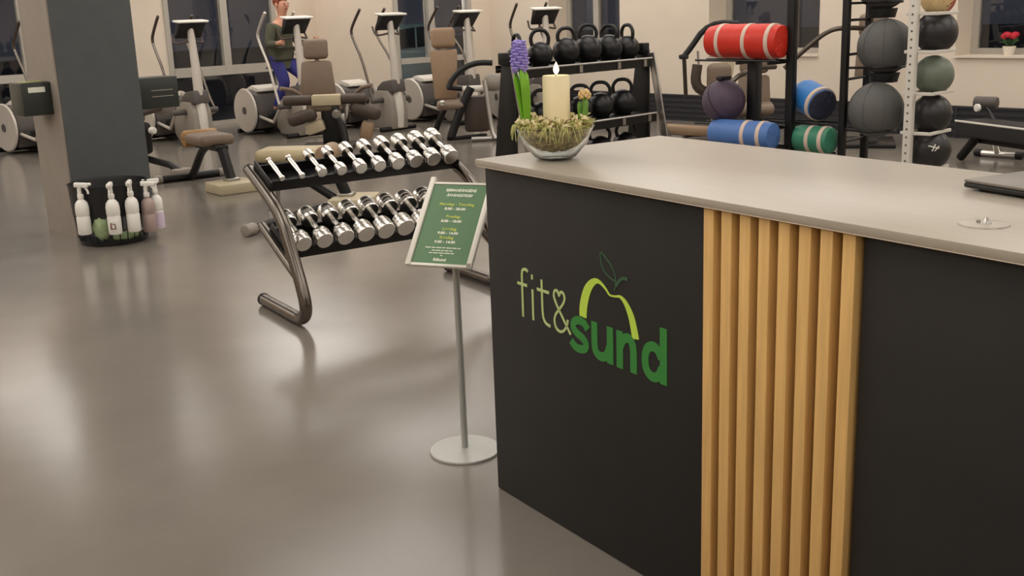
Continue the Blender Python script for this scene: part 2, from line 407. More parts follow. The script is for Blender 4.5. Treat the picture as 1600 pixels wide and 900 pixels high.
# ================================================================== RECEPTION COUNTER
RC = math.atan2(-0.98901554, -0.14781156)
counter = thing('reception_counter', 'black reception counter with pale worktop, green lettering and oak slats', 'counter', (2.084, 2.355, 0), RC)
CLEN, CDEP, CH = 2.7, 0.715, 1.06
b = MB(); rect(b, 0.01, CLEN, 0.03, CDEP - 0.02, 0.004, 1.035); b.build('carcass', 'gap_black', counter, smooth=False)
b = MB(); b.box((0.463, 0.0155, 0.52), (0.924, 0.029, 1.036), bev=0.002); b.build('front_panel', 'black_laminate', counter)
b = MB(); b.box(((1.352 + CLEN) / 2, 0.0155, 0.52), (CLEN - 1.352, 0.029, 1.036), bev=0.002); b.build('front_panel', 'black_laminate', counter)
b = MB(); b.box((0.0045, CDEP / 2 + 0.01, 0.52), (0.009, CDEP - 0.06, 1.036), bev=0.002); b.build('end_panel', 'black_laminate', counter)
for k in range(8):
    b = MB(); b.box((0.927 + 0.0550 * k + 0.016, 0.003, 0.521), (0.031, 0.036, 1.034), bev=0.0015); b.build('slat', 'oak', counter)
b = MB(); b.box(((CLEN - 0.014) / 2, (CDEP - 0.024) / 2, 1.05), (CLEN + 0.014, CDEP + 0.024, 0.02), bev=0.0015); b.build('worktop', 'pale_laminate', counter)
b = MB(); b.tube(spl([(-0.0, -0.026, 1.0405), (CLEN, -0.026, 1.0405)], 1), 0.0012, 4); b.build('edge_strip', 'laminate_edge', counter)
# cable outlet in the top
GX, GY = 1.513, 0.142
gr = MB(); gr.lathe([(0.0, 1.0601), (0.045, 1.0601), (0.045, 1.0625), (0.041, 1.0632), (0.0, 1.0632)], (GX, GY, 0), 36); gr = gr.build('cable_cover', 'pale_laminate', counter)
b = MB(); b.tube([(GX + 0.0455 * math.cos(a), GY + 0.0455 * math.sin(a), 1.0605) for a in [2 * PI * k / 40 for k in range(40)]], 0.0014, 6, closed=True); b.build('rim', 'satin_steel', gr)
b = MB(); b.lathe([(0.011, 1.063), (0.009, 1.067), (0.004, 1.073), (0.001, 1.076)], (GX + 0.004, GY, 0), 16); b.box((GX - 0.006, GY, 1.066), (0.016, 0.008, 0.006), bev=0.002); b.build('knob', 'satin_steel', gr)
# lettering: flat vinyl strokes on the left front panel
def stroke(name, m, paths, wd):
    q = MB()
    for i, p in enumerate(paths): q.ribbon(p, wd, -0.0006 - 0.0003 * i, 0.0012)
    return q.build(name, m, counter, smooth=False)
FW = 0.0085
stroke('logo_letter', 'logo_pale_green', [spl([(0.206, 0.7515), (0.194, 0.757), (0.180, 0.752), (0.1755, 0.738)], 5) + [Vector((0.1755, 0.61))], [(0.152, 0.709), (0.200, 0.709)]], FW)
stroke('logo_letter', 'logo_pale_green', [[(0.2265, 0.703), (0.2265, 0.611)], [(0.2265, 0.747), (0.2265, 0.733)]], FW)
stroke('logo_letter', 'logo_pale_green', [[Vector((0.272, 0.741))] + spl([(0.273, 0.652), (0.277, 0.628), (0.289, 0.615), (0.309, 0.611)], 5), [(0.249, 0.709), (0.306, 0.709)]], FW)
stroke('logo_letter', 'logo_pale_green', [spl([(0.402, 0.608), (0.382, 0.632), (0.357, 0.662), (0.337, 0.687), (0.329, 0.706), (0.334, 0.721), (0.345, 0.722), (0.353, 0.711), (0.361, 0.722), (0.373, 0.720), (0.378, 0.705), (0.369, 0.688), (0.350, 0.668), (0.335, 0.651), (0.329, 0.632), (0.336, 0.613), (0.353, 0.606), (0.372, 0.613), (0.386, 0.631), (0.391, 0.648)], 4)], FW * 0.92)
SW = 0.025
stroke('logo_letter', 'logo_green', [spl([(0.478, 0.640), (0.462, 0.655), (0.437, 0.658), (0.418, 0.648), (0.416, 0.632), (0.432, 0.619), (0.455, 0.611), (0.470, 0.598), (0.466, 0.584), (0.446, 0.577), (0.422, 0.579), (0.404, 0.592)], 4)], SW * 0.92)
stroke('logo_letter', 'logo_green', [[Vector((0.507, 0.669))] + spl([(0.507, 0.608), (0.511, 0.589), (0.526, 0.579), (0.545, 0.580), (0.560, 0.591), (0.569, 0.612)], 4), [(0.572, 0.669), (0.572, 0.567)]], SW)
stroke('logo_letter', 'logo_green', [[(0.611, 0.668), (0.611, 0.566)], spl([(0.614, 0.627), (0.624, 0.646), (0.641, 0.656), (0.656, 0.651), (0.664, 0.634), (0.6655, 0.612)], 4) + [Vector((0.6655, 0.566))]], SW)
stroke('logo_letter', 'logo_green', [spl([(0.770, 0.632), (0.757, 0.651), (0.738, 0.657), (0.719, 0.647), (0.710, 0.624), (0.712, 0.596), (0.725, 0.580), (0.744, 0.576), (0.762, 0.587), (0.771, 0.606)], 4), [(0.7775, 0.713), (0.7775, 0.566)]], SW)
ap = spl([(0.459, 0.672, 0.030), (0.463, 0.708, 0.031), (0.480, 0.752, 0.028), (0.506, 0.779, 0.019), (0.530, 0.784, 0.0105), (0.555, 0.771, 0.0065), (0.572, 0.757, 0.0048), (0.592, 0.757, 0.005), (0.616, 0.760, 0.008), (0.638, 0.745, 0.015), (0.658, 0.714, 0.022), (0.670, 0.676, 0.025), (0.673, 0.660, 0.026)], 5)
q = MB(); q.ribbon([(p.x, p.y) for p in ap], [p.z for p in ap], -0.0005, 0.0012); q.build('logo_apple', 'logo_lime', counter, smooth=False)
q = MB(); q.ribbon(spl([(0.538, 0.864), (0.560, 0.853), (0.585, 0.832), (0.598, 0.800), (0.570, 0.806), (0.545, 0.826)], 5, True), 0.0042, -0.0005, 0.0012, closed=True)
q.ribbon(spl([(0.598, 0.803), (0.597, 0.785), (0.592, 0.772)], 4), 0.004, -0.0008, 0.0012); q.build('logo_leaf', 'logo_leaf', counter, smooth=False)
q = MB(); q.ribbon(spl([(0.600, 0.786, 0.004), (0.612, 0.802, 0.012), (0.628, 0.812, 0.012), (0.645, 0.812, 0.004)], 4), 0.009, -0.0009, 0.0012); q.build('logo_leaf', 'logo_leaf', counter, smooth=False)

# ------------------------------------------------------------------ laptop on the counter
lap = thing('laptop', 'closed dark grey laptop lying on the right of the counter top', 'laptop', (2.345, 1.033, 1.0602), math.atan2(-0.954, -0.300))
b = MB(); b.box((0.17, 0.12, 0.011), (0.34, 0.24, 0.012), bev=0.004); b.build('base', 'black_plastic', lap)
b = MB(); b.box((0.17, 0.12, 0.0205), (0.34, 0.24, 0.007), bev=0.003); b.build('lid', 'laptop_lid', lap)
for sx in (0.03, 0.31):
    for sy in (0.03, 0.21):
        b = MB(); b.cyl((sx, sy, 0.0), (sx, sy, 0.006), 0.009, seg=12); b.build('rubber_foot', 'black_rubber', lap)
# ------------------------------------------------------------------ flower bowl
bowl = thing('glass_bowl', 'shallow clear glass bowl filled with moss at the counter corner', 'bowl', (2.200, 2.172, 1.0602))
b = MB()
b.lathe([(0.0, 0.0), (0.045, 0.0), (0.062, 0.008), (0.092, 0.045), (0.114, 0.092), (0.116, 0.094), (0.113, 0.095), (0.088, 0.048), (0.058, 0.012), (0.042, 0.006), (0.0, 0.006)], (0, 0, 0), 40)
b.build('bowl_wall', 'bowl_glass', bowl, ang=60)
BC = Vector((2.200, 2.172, 1.0602))
# moss and twigs: uncountable strands
b = MB(); 
b.lathe([(0.0, 0.026), (0.040, 0.026), (0.070, 0.040), (0.090, 0.062), (0.104, 0.086), (0.096, 0.098), (0.075, 0.106), (0.05, 0.110), (0.0, 0.110)], BC, 40)
for v in b.bm.verts:
    d = v.co - BC; k = 1 + 0.10 * (random.random() - 0.7) * (1 if d.z < 0.08 else 1); v.co = BC + Vector((d.x * k, d.y * k, d.z + (random.random() - 0.5) * (0.020 if d.z > 0.08 else 0.006)))
mo = b.build('moss_bed', 'moss', ang=180); tag(mo, 'beige green moss packed in the glass bowl on the counter', 'moss', kind='stuff')
b = MB()
for k in range(420):
    a = random.random() * 2 * PI; r = 0.105 * math.sqrt(random.random()); z = 0.088 + random.random() * 0.016
    p = BC + Vector((r * math.cos(a), r * math.sin(a), z)); a2 = a + random.uniform(-1.2, 1.2); L = random.uniform(0.008, 0.034)
    e = p + Vector((math.cos(a2) * L * 0.7, math.sin(a2) * L * 0.7, random.uniform(-0.002, 0.8) * L))
    if (e - BC).xy.length > 0.14: continue
    m_ = (p + e) / 2 + Vector((0, 0, random.uniform(0, 0.008)))
    b.tube([p, m_, e], [0.0022, 0.003, 0.0006], 4)
for k in range(34):
    a = random.uniform(2.2, 4.6); c_, s_ = math.cos(a), math.sin(a); L = random.uniform(0.012, 0.040); sw = random.uniform(-0.02, 0.02)
    b.tube(spl([BC + Vector((0.108 * c_, 0.108 * s_, 0.098)), BC + Vector((0.122 * c_, 0.122 * s_, 0.100)), BC + Vector((0.128 * c_ - sw * s_, 0.128 * s_ + sw * c_, 0.096 - L))], 3), [0.0016] * 6 + [0.0006], 4)
mo = b.build('moss_sprigs', 'moss_green'); tag(mo, 'tangled pale sprigs spilling around the candle foot in bowl', 'moss', kind='stuff')
b = MB()
for k in range(46):
    a = random.random() * 2 * PI; r = random.uniform(0.04, 0.1)
    p = BC + Vector((r * math.cos(a), r * math.sin(a), 0.09)); a2 = random.random() * 2 * PI; L = random.uniform(0.03, 0.07)
    e = p + Vector((math.cos(a2) * L * 0.6, math.sin(a2) * L * 0.6, random.uniform(0.01, 0.035)))
    if (e - BC).xy.length > 0.128: continue
    b.tube(spl([p, (p + e) / 2 + Vector((0, 0, 0.012)), e], 3), [0.0016] * 7, 5)
mo = b.build('twigs', 'twig_brown'); tag(mo, 'thin brown twigs stuck in the moss of the glass bowl', 'twigs', kind='stuff')
b = MB()
for k in range(130):
    a = random.random() * 2 * PI; r = 0.112 * math.sqrt(random.uniform(0.1, 1)); p = BC + Vector((r * math.cos(a), r * math.sin(a), random.uniform(0.095, 0.122))); L = random.uniform(0.012, 0.028)
    a2 = random.random() * 2 * PI; d = Vector((math.cos(a2), math.sin(a2), random.uniform(-0.2, 0.8))).normalized() * L
    b.tube([p - d * 0.5, p + Vector((0, 0, 0.003)), p + d * 0.5], [0.001, random.uniform(0.004, 0.007), 0.0015], 6, flat=0.45)
mo = b.build('dried_flakes', 'straw_flake'); tag(mo, 'pale dried flakes scattered over the moss in glass bowl', 'dried flowers', kind='stuff')
# candle
cd = thing('pillar_candle', 'lit cream pillar candle standing in the middle of the bowl', 'candle', (2.221, 2.183, 1.150))
b = MB(); b.lathe([(0.0, 0.0), (0.039, 0.0), (0.0395, 0.01), (0.0395, 0.145), (0.037, 0.149), (0.028, 0.146), (0.008, 0.143), (0.0, 0.143)], (0, 0, 0), 36); b.build('wax', 'candle_wax', cd)
b = MB(); b.tube([(0, 0, 0.142), (0.001, 0, 0.15), (0.002, 0, 0.156)], 0.0013, 6); b.build('wick', 'wick', cd)
b = MB(); b.lathe([(0.0005, 0.150), (0.0055, 0.156), (0.0085, 0.163), (0.007, 0.172), (0.003, 0.181), (0.0003, 0.187)], (0.002, 0, 0), 16); b.build('flame', 'flame', cd, ang=180)
# hyacinths
def hyacinth(loc, lab, tall, budm, leafm, nfl, lean):
    h = thing('hyacinth', lab, 'flower', loc)
    H_ = 0.178 if tall else 0.085
    b = MB(); b.tube(spl([(0, 0, -0.01), (lean[0] * 0.5, lean[1] * 0.5, H_ * 0.6), (lean[0], lean[1], H_)], 4), [0.006] * 9, 8); b.build('stem', leafm, h)
    for k in range(5 if tall else 4):
        a = k * 2 * PI / 5 + 0.4; sp = 0.014 if tall else 0.015; top = (0.172 if tall else 0.076) * (1 - 0.06 * (k % 3))
        b = MB()
        pts = spl([(0.004 * math.cos(a), 0.004 * math.sin(a), -0.01), (sp * 0.8 * math.cos(a) + lean[0] * 0.4, sp * 0.8 * math.sin(a) + lean[1] * 0.4, top * 0.5), (sp * 1.25 * math.cos(a) + lean[0], sp * 1.25 * math.sin(a) + lean[1], top)], 5)
        b.tube(pts, [0.0075 + 0.004 * math.sin(PI * i / (len(pts) - 1)) if i < len(pts) - 1 else 0.002 for i in range(len(pts))], 6, flat=0.3); b.build('leaf', leafm, h)
    b = MB(); n0 = len(b.bm.verts)
    for k in range(nfl):
        f = k / nfl; a = k * 2.4; z = H_ + (f - 0.18) * (0.085 if tall else 0.022); r = (0.0145 if tall else 0.012) * (0.75 + 0.5 * math.sin(PI * min(1, f * 1.05 + 0.12)))
        c = Vector((lean[0] + r * math.cos(a), lean[1] + r * math.sin(a), z))
        b.sph(c, (0.0085 if tall else 0.006,) * 3, 7, 5)
        if tall:
            for j in range(3):
                t = a + (j - 1) * 0.9; b.sph(c + Vector((0.008 * math.cos(t), 0.008 * math.sin(t), 0.004)), (0.0045, 0.0045, 0.0028), 6, 4)
    b.build('flower_head', budm, h)
    return h
hyacinth((2.152, 2.238, 1.150), 'violet hyacinth with tall green leaves left of the candle', True, 'hyacinth_violet', 'leaf_green', 46, (-0.0, 0.022))
hyacinth((2.276, 2.128, 1.150), 'short budding pale hyacinth right of the candle', False, 'hyacinth_pale', 'leaf_mid', 22, (0.006, 0.0))

# ================================================================== SIGN STAND
st = thing('sign_stand', 'grey pole stand on round foot holding a tilted sign frame', 'sign stand', (2.207, 2.657, 0))
b = MB(); b.lathe([(0.0, 0.0), (0.122, 0.0), (0.123, 0.003), (0.121, 0.008), (0.03, 0.011), (0.016, 0.014), (0.0, 0.014)], (0, 0, 0), 48); b.build('foot', 'grey_powder', st)
b = MB(); b.tube([(0, 0, 0.012), (-0.003, 0, 0.74)], 0.0115, 16); b.build('pole', 'grey_powder', st)
yaw, tilt = 0.44306749, 0.82132789
ev = Vector((math.sin(yaw), -math.cos(yaw), 0)); nv = Vector((math.cos(yaw), math.sin(yaw), 0)); up = math.cos(tilt) * nv + math.sin(tilt) * Vector((0, 0, 1)); fn = ev.cross(up).normalized()
c0 = Vector((2.09604327, 2.61637667, 0.68819742)) - Vector((2.207, 2.657, 0))
mx = Matrix(((ev.x, up.x, fn.x, c0.x), (ev.y, up.y, fn.y, c0.y), (ev.z, up.z, fn.z, c0.z), (0, 0, 0, 1)))
fr = bpy.data.objects.new('sign_frame', None)
q = MB(); hw, hh = 0.118, 0.325
q.box((0, hh / 2, -0.006), (0.214, hh - 0.004, 0.004)); 
sf = q.build('sign_frame', 'sign_frame_clear', st); sf.matrix_local = mx
def sp(name, m, lo, hi, dz, bev=0.0015):
    q = MB(); q.box(((lo[0] + hi[0]) / 2, (lo[1] + hi[1]) / 2, (dz[0] + dz[1]) / 2), (hi[0] - lo[0], hi[1] - lo[1], dz[1] - dz[0]), bev=bev); return q.build(name, m, sf)
sp('side_rail', 'sign_frame_clear', (-hw, -0.0), (-hw + 0.018, hh + 0.018), (-0.010, 0.006))
sp('side_rail', 'sign_frame_clear', (hw - 0.018, -0.0), (hw, hh + 0.002), (-0.010, 0.006))
sp('end_rail', 'sign_frame_clear', (-hw + 0.018, 0.0), (hw - 0.018, 0.010), (-0.010, 0.003))
sp('end_rail', 'sign_frame_clear', (-hw + 0.018, hh - 0.009), (hw - 0.018, hh), (-0.010, 0.003))
sp('corner_clip', 'grey_plastic', (hw - 0.016, 0.002), (hw - 0.003, 0.014), (0.006, 0.009))
poster = sp('poster', 'sign_green', (-0.0985, 0.011), (0.0985, hh - 0.010), (-0.004, 0.0), 0)
def txt(s_, x, y, h, m, maxw=None, name='lettering'):
    cu = bpy.data.curves.new('lettering', 'FONT'); cu.body = s_; cu.align_x = 'CENTER'; cu.align_y = 'CENTER'; cu.size = h; cu.extrude = 0.0002; cu.offset = 0.0005 if m == 'sign_white' else 0.0002; cu.materials.append(M[m])
    o = bpy.data.objects.new('lettering', cu); COL.objects.link(o)
    dg = bpy.context.evaluated_depsgraph_get(); dg.update(); me = bpy.data.meshes.new_from_object(o.evaluated_get(dg)); bpy.data.objects.remove(o)
    xs = [v.co.x for v in me.vertices]; wd = max(xs) - min(xs)
    k = 1.0 if not maxw else maxw / wd
    me.transform(Matrix.Translation((x, y, 0.0006)) @ Matrix.Diagonal((k, 1, 1, 1)))
    o = bpy.data.objects.new(name, me); COL.objects.link(o); o.parent = sf
    return o
txt('BEMANDINGENS', 0.006, 0.293, 0.0150, 'sign_white', 0.110); txt('ÅBNINGSTIDER', 0.006, 0.273, 0.0135, 'sign_white', 0.098)
txt('Mandag - Torsdag', 0.004, 0.238, 0.0145, 'sign_yellow', 0.126); txt('8.00 - 20.00', 0.002, 0.220, 0.0130, 'sign_white', 0.076)
txt('Fredag', 0.003, 0.190, 0.0145, 'sign_yellow', 0.050); txt('8.00 - 18.00', 0.001, 0.172, 0.0130, 'sign_white', 0.074)
txt('Lørdag', 0.003, 0.142, 0.0140, 'sign_yellow', 0.050); txt('9.00 - 14.00', 0.001, 0.126, 0.0130, 'sign_white', 0.074)
txt('Søndag', 0.001, 0.109, 0.0140, 'sign_yellow', 0.050); txt('9.00 - 14.00', -0.001, 0.092, 0.0130, 'sign_white', 0.074)
def fine(y, x0, x1, n):
    q = MB(); x = x0
    ws = [random.uniform(0.6, 1.4) for _ in range(n)]; t = sum(ws); gap = 0.003; usable = (x1 - x0) - gap * (n - 1)
    for a in ws:
        L = usable * a / t; q.box((x + L / 2, y, 0.0005), (L, 0.0032, 0.0004)); x += L + gap
    q.build('fine_print', 'sign_white', sf, smooth=False)
fine(0.070, -0.064, 0.062, 7); fine(0.0595, -0.038, 0.036, 5); fine(0.050, -0.046, 0.044, 5); fine(0.041, -0.003, 0.004, 1)
txt('fit&sund', -0.001, 0.025, 0.0150, 'sign_white', 0.046)

# ================================================================== DUMBBELL RACK
DR0 = Vector((2.665, 4.446, 0)); DRZ = math.atan2(-0.16510351, 0.98627624)
rack = thing('dumbbell_rack', 'two-tier dumbbell rack with bent grey steel tube ends', 'rack', DR0, DRZ)
RL = 1.14
for x in (0.0, RL):
    b = MB(); b.tube([(x, 0.515, 0.725), (x, 0.30, 0.632), (x, 0.13, 0.545), (x, 0.03, 0.385), (x, -0.085, 0.19), (x, -0.11, 0.085), (x, -0.035, 0.034), (x, 0.08, 0.034), (x, 0.47, 0.034)], 0.031, 14, smooth=3)
    fr_ = b.build('end_frame', 'gunmetal_tube', rack)
    b = MB(); b.cyl((x, 0.468, 0.034), (x, 0.487, 0.034), 0.034, seg=16, bev=0.004); b.build('end_cap', 'black_rubber', fr_)
    b = MB(); b.cyl((x, 0.512, 0.724), (x, 0.522, 0.729), 0.032, seg=16, bev=0.003); b.build('end_cap', 'black_rubber', fr_)
    b = MB(); b.tube([(x, -0.005, 0.262), (x, 0.20, 0.352), (x, 0.40, 0.445)], 0.024, 12); b.build('brace', 'gunmetal_tube', rack)
SL = 25.0 * PI / 180
def tray(y, z, depth, name):
    # a sloping tray: two folded rails tied by end plates and a shallow web
    t = MB(); c, s_ = math.cos(SL), math.sin(SL)
    R = E3(SL, 0, 0)
    def pt(yy, zz): return (RL / 2, y + yy * c - zz * s_, z + yy * s_ + zz * c)
    t.box(pt(-depth / 2, 0.005), (RL - 0.03, 0.014, 0.060), R, 0.003); t.box(pt(depth / 2, 0.0), (RL - 0.03, 0.014, 0.050), R, 0.003)
    t.box(pt(0, -0.026), (RL - 0.03, depth, 0.006), R, 0.001)
    o = t.build(name, 'black_metal', rack)
    for x in (0.02, RL - 0.02):
        q = MB(); q.box((x, y, z), (0.012, depth + 0.06, 0.085), R, 0.004)
        q.cyl((x - 0.008, y + 0.05 * c, z + 0.05 * s_), (x + 0.008, y + 0.05 * c, z + 0.05 * s_), 0.008, seg=10)
        q.build('end_plate', 'black_metal', rack)
    return o
tray(0.385, 0.690, 0.17, 'upper_tray'); tray(0.215, 0.375, 0.20, 'lower_tray')
def dumbbell(r, hl, grip, bar):
    d = bpy.data.objects.new('dumbbell', None); COL.objects.link(d)
    b = MB(); b.tube([(0, -grip / 2 - 0.004, 0), (0, -grip * 0.2, 0), (0, 0, 0), (0, grip * 0.2, 0), (0, grip / 2 + 0.004, 0)], [bar * 0.9, bar, bar * 1.12, bar, bar * 0.9], 14); b.build('handle', 'chrome', d)
    for s_ in (-1, 1):
        y0, y1 = s_ * grip / 2, s_ * (grip / 2 + hl)
        b = MB()
        if r > 0.02:
            b.tube([(0, y0, 0), (0, y0 + s_ * 0.006, 0), (0, y1 - s_ * 0.006, 0), (0, y1 - s_ * 0.003, 0), (0, y1, 0)], [r * 0.90, r, r, r * 0.98, r * 0.93], 24)
            for k in (0.3, 0.62):
                yy = y0 + (y1 - y0) * k; b.tube([(0, yy - s_ * 0.0045, 0), (0, yy - s_ * 0.003, 0), (0, yy + s_ * 0.003, 0), (0, yy + s_ * 0.0045, 0)], [r * 0.99, r * 1.035, r * 1.035, r * 0.99], 22)
        else: b.tube([(0, y0, 0), (0, y0 + s_ * 0.004, 0), (0, y1 - s_ * 0.004, 0), (0, y1, 0)], [r * 0.8, r, r, r * 0.8], 16)
        b.build('head', 'chrome', d)
    return d
RMX = Matrix.Translation(DR0) @ Matrix.Rotation(DRZ, 4, 'Z')
def lay(d, x, y, z, lab, grp):
    d.matrix_world = RMX @ Matrix.Translation((x, y, z)) @ Matrix.Rotation(SL, 4, 'X')
    tag(d, lab, 'dumbbell', grp)
for k in range(10):
    f = k / 9
    r = [0.0165, 0.018, 0.028, 0.030, 0.034, 0.036, 0.0395, 0.041, 0.043, 0.045][k]; hl = [0.014, 0.016, 0.044, 0.050, 0.058, 0.061, 0.064, 0.066, 0.069, 0.072][k]
    d = dumbbell(r, hl, 0.118 if k > 1 else 0.165, 0.0125 + 0.002 * f)
    rise = 0.032 + r
    lay(d, 0.085 + k * 0.108, 0.385 - rise * math.sin(SL) + 0.0, 0.690 + rise * math.cos(SL), 'chrome dumbbell on the upper rack tier, %s from the left%s' % (ORD[k], ', thin bar with tiny ends' if k < 2 else ''), 'chrome dumbbells on the upper tier')
for k in range(8):
    r = 0.044 + 0.0014 * k; hl = 0.076 + 0.0015 * k
    d = dumbbell(r, hl, 0.112, 0.015); rise = 0.031 + r
    lay(d, 0.085 + k * 0.1145, 0.215 - rise * math.sin(SL), 0.375 + rise * math.cos(SL), 'thick chrome dumbbell on the lower rack tier, %s from the left' % ORD[k], 'chrome dumbbells on the lower tier')

# ================================================================== COLUMN FITTINGS AND SPRAY BOTTLES
bx = thing('towel_dispenser', 'dark box with white label on the left side of the column', 'dispenser', (2.705, 7.84, 0.88))
b = MB(); b.box((0, 0, 0.114), (0.206, 0.24, 0.228), bev=0.008); b.build('body', 'dispenser_dark', bx)
b = MB(); b.box((0.0, -0.121, 0.178), (0.115, 0.003, 0.036)); b.build('label', 'paper_white', bx, smooth=False)
b = MB(); b.box((0.0, -0.02, 0.2305), (0.15, 0.10, 0.006), bev=0.002); b.build('top_slot', 'moss_green', bx)
bx = thing('towel_dispenser', 'wide dark box with pale streaks on the right side of the column', 'dispenser', (3.585, 7.86, 0.85))
b = MB(); b.box((0, 0, 0.116), (0.364, 0.22, 0.232), bev=0.008); b.build('body', 'dispenser_dark', bx)
for z in (0.135, 0.09):
    b = MB(); b.box((0.05, -0.111, z), (0.17, 0.003, 0.006)); b.build('groove_strip', 'grey_plastic', bx, smooth=False)
BK = Vector((2.955, 7.310, 0))
bk = thing('cleaning_basket', 'round black basket standing against the front of the column', 'basket', BK)
b = MB()
b.lathe([(0.205, 0.0), (0.225, 0.004), (0.232, 0.03), (0.222, 0.032), (0.20, 0.012), (0.0, 0.012)], (0, 0, 0), 40); b.build('tray', 'black_plastic', bk)
b = MB(); 
t0 = [(0.252, 0.20), (0.262, 0.40), (0.268, 0.42), (0.256, 0.42), (0.250, 0.40), (0.242, 0.20)]
t = bmesh.new(); rings = []
for (r, z) in t0: rings.append([t.verts.new((r * math.cos(2 * PI * k / 40), r * math.sin(2 * PI * k / 40), z)) for k in range(40)])
rings.append(rings[0])
for a, c in zip(rings, rings[1:]):
    for k in range(40): t.faces.new((a[k], a[(k + 1) % 40], c[(k + 1) % 40], c[k]))
b.add(t, Matrix()); b.build('side_band', 'black_plastic', bk)
for k in range(28):
    a = 2 * PI * k / 28
    b = MB(); b.tube([(0.226 * math.cos(a), 0.226 * math.sin(a), 0.025), (0.247 * math.cos(a), 0.247 * math.sin(a), 0.205)], 0.004, 5); b.build('wire', 'black_metal', bk)
def cloth(loc, r, lab):
    c = MB(); c.sph((0, 0, 0), r, 16, 10)
    for v in c.bm.verts: v.co += Vector((random.uniform(-1, 1), random.uniform(-1, 1), random.uniform(-1, 1))) * 0.008
    o = c.build('cleaning_cloth', 'cloth_green', ang=180); o.location = BK + Vector(loc); return tag(o, lab, 'cloth', 'green cloths in the basket')
cloth((-0.145, -0.165, 0.135), (0.06, 0.05, 0.085), 'crumpled green cloth between the two left spray bottles in basket')
cloth((0.02, -0.165, 0.05), (0.11, 0.045, 0.03), 'flat green cloth at the bottom front of the basket')
def bottle(loc, rz, lab, body='white_plastic', sticker=None, lower=None, k=1.12):
    o = thing('spray_bottle', lab, 'bottle', loc, rz, 'spray bottles by the column'); o.scale = (k, k, k)
    b = MB(); b.lathe([(0.0, 0.0), (0.036, 0.0), (0.040, 0.006), (0.040, 0.105), (0.0375, 0.110), (0.0375, 0.116), (0.040, 0.121), (0.0405, 0.165), (0.036, 0.190), (0.024, 0.206), (0.016, 0.212), (0.0155, 0.222), (0.0, 0.222)], (0, 0, 0), 24); b.build('body', body, o)
    if lower:
        b = MB(); b.lathe([(0.0408, 0.008), (0.0410, 0.010), (0.0410, 0.102), (0.0408, 0.104)], (0, 0, 0), 24); b.build('label', lower, o)
    if sticker:
        b = MB(); b.box((0.0, -0.0405, 0.055), (0.040, 0.004, 0.052)); lb = b.build('label', 'paper_white', o, smooth=False)
        b = MB(); b.ribbon([(-0.012, 0.038), (-0.012, 0.072), (0.012, 0.062), (0.012, 0.038)], 0.006, -0.0432, -0.042, closed=True); b.build('label_mark', sticker, lb, smooth=False)
    b = MB(); b.cyl((0, 0, 0.220), (0, 0, 0.245), 0.0185, seg=18, bev=0.002)
    b.tube([(0, 0.003, 0.240), (0, 0.003, 0.275), (0, -0.004, 0.292)], [0.013, 0.012, 0.014], 12)
    b.box((0, -0.012, 0.300), (0.026, 0.085, 0.030), E3(0.06, 0, 0), 0.008, 3); b.build('spray_head', 'white_plastic', o)
    b = MB(); b.cyl((0, -0.053, 0.303), (0, -0.072, 0.305), 0.009, seg=12, bev=0.002); b.build('nozzle', 'white_plastic', o)
    b = MB(); b.tube(spl([(0, -0.030, 0.288), (0, -0.046, 0.268), (0, -0.050, 0.246)], 4), [0.007] * 9, 8, flat=0.8); b.build('trigger', 'white_plastic', o)
    return o
zz = 0.075
def hung(px, py, z, rz, *a, **k): return bottle((px, py, z), rz, *a, **k)
# the four bottles hang on the front of the basket, the fifth stands on the floor beside the column
def ring(deg, r=0.296): return BK.x + r * math.cos(math.radians(deg)), BK.y + r * math.sin(math.radians(deg))
x, y = ring(-150); hung(x, y, zz + 0.03, 0.75, 'white spray bottle hanging at the far left of the basket, nozzle turned right')
x, y = ring(-110); hung(x, y, zz + 0.023, -0.6, 'white spray bottle with dark label mark, second from left on the basket', sticker='label_ink')
x, y = ring(-85); hung(x, y, zz + 0.023, -0.6, 'plain white spray bottle in the middle right of the basket front')
x, y = ring(-58); hung(x, y, zz - 0.007, 0.9, 'spray bottle with pinkish see-through body beside the plain white one', body='rosy_clear_plastic')
x, y = ring(-36, 0.31); hung(x, y, zz - 0.006, -2.2, 'white spray bottle with lilac lower label, rightmost at the basket', lower='lilac_label', sticker='label_purple')

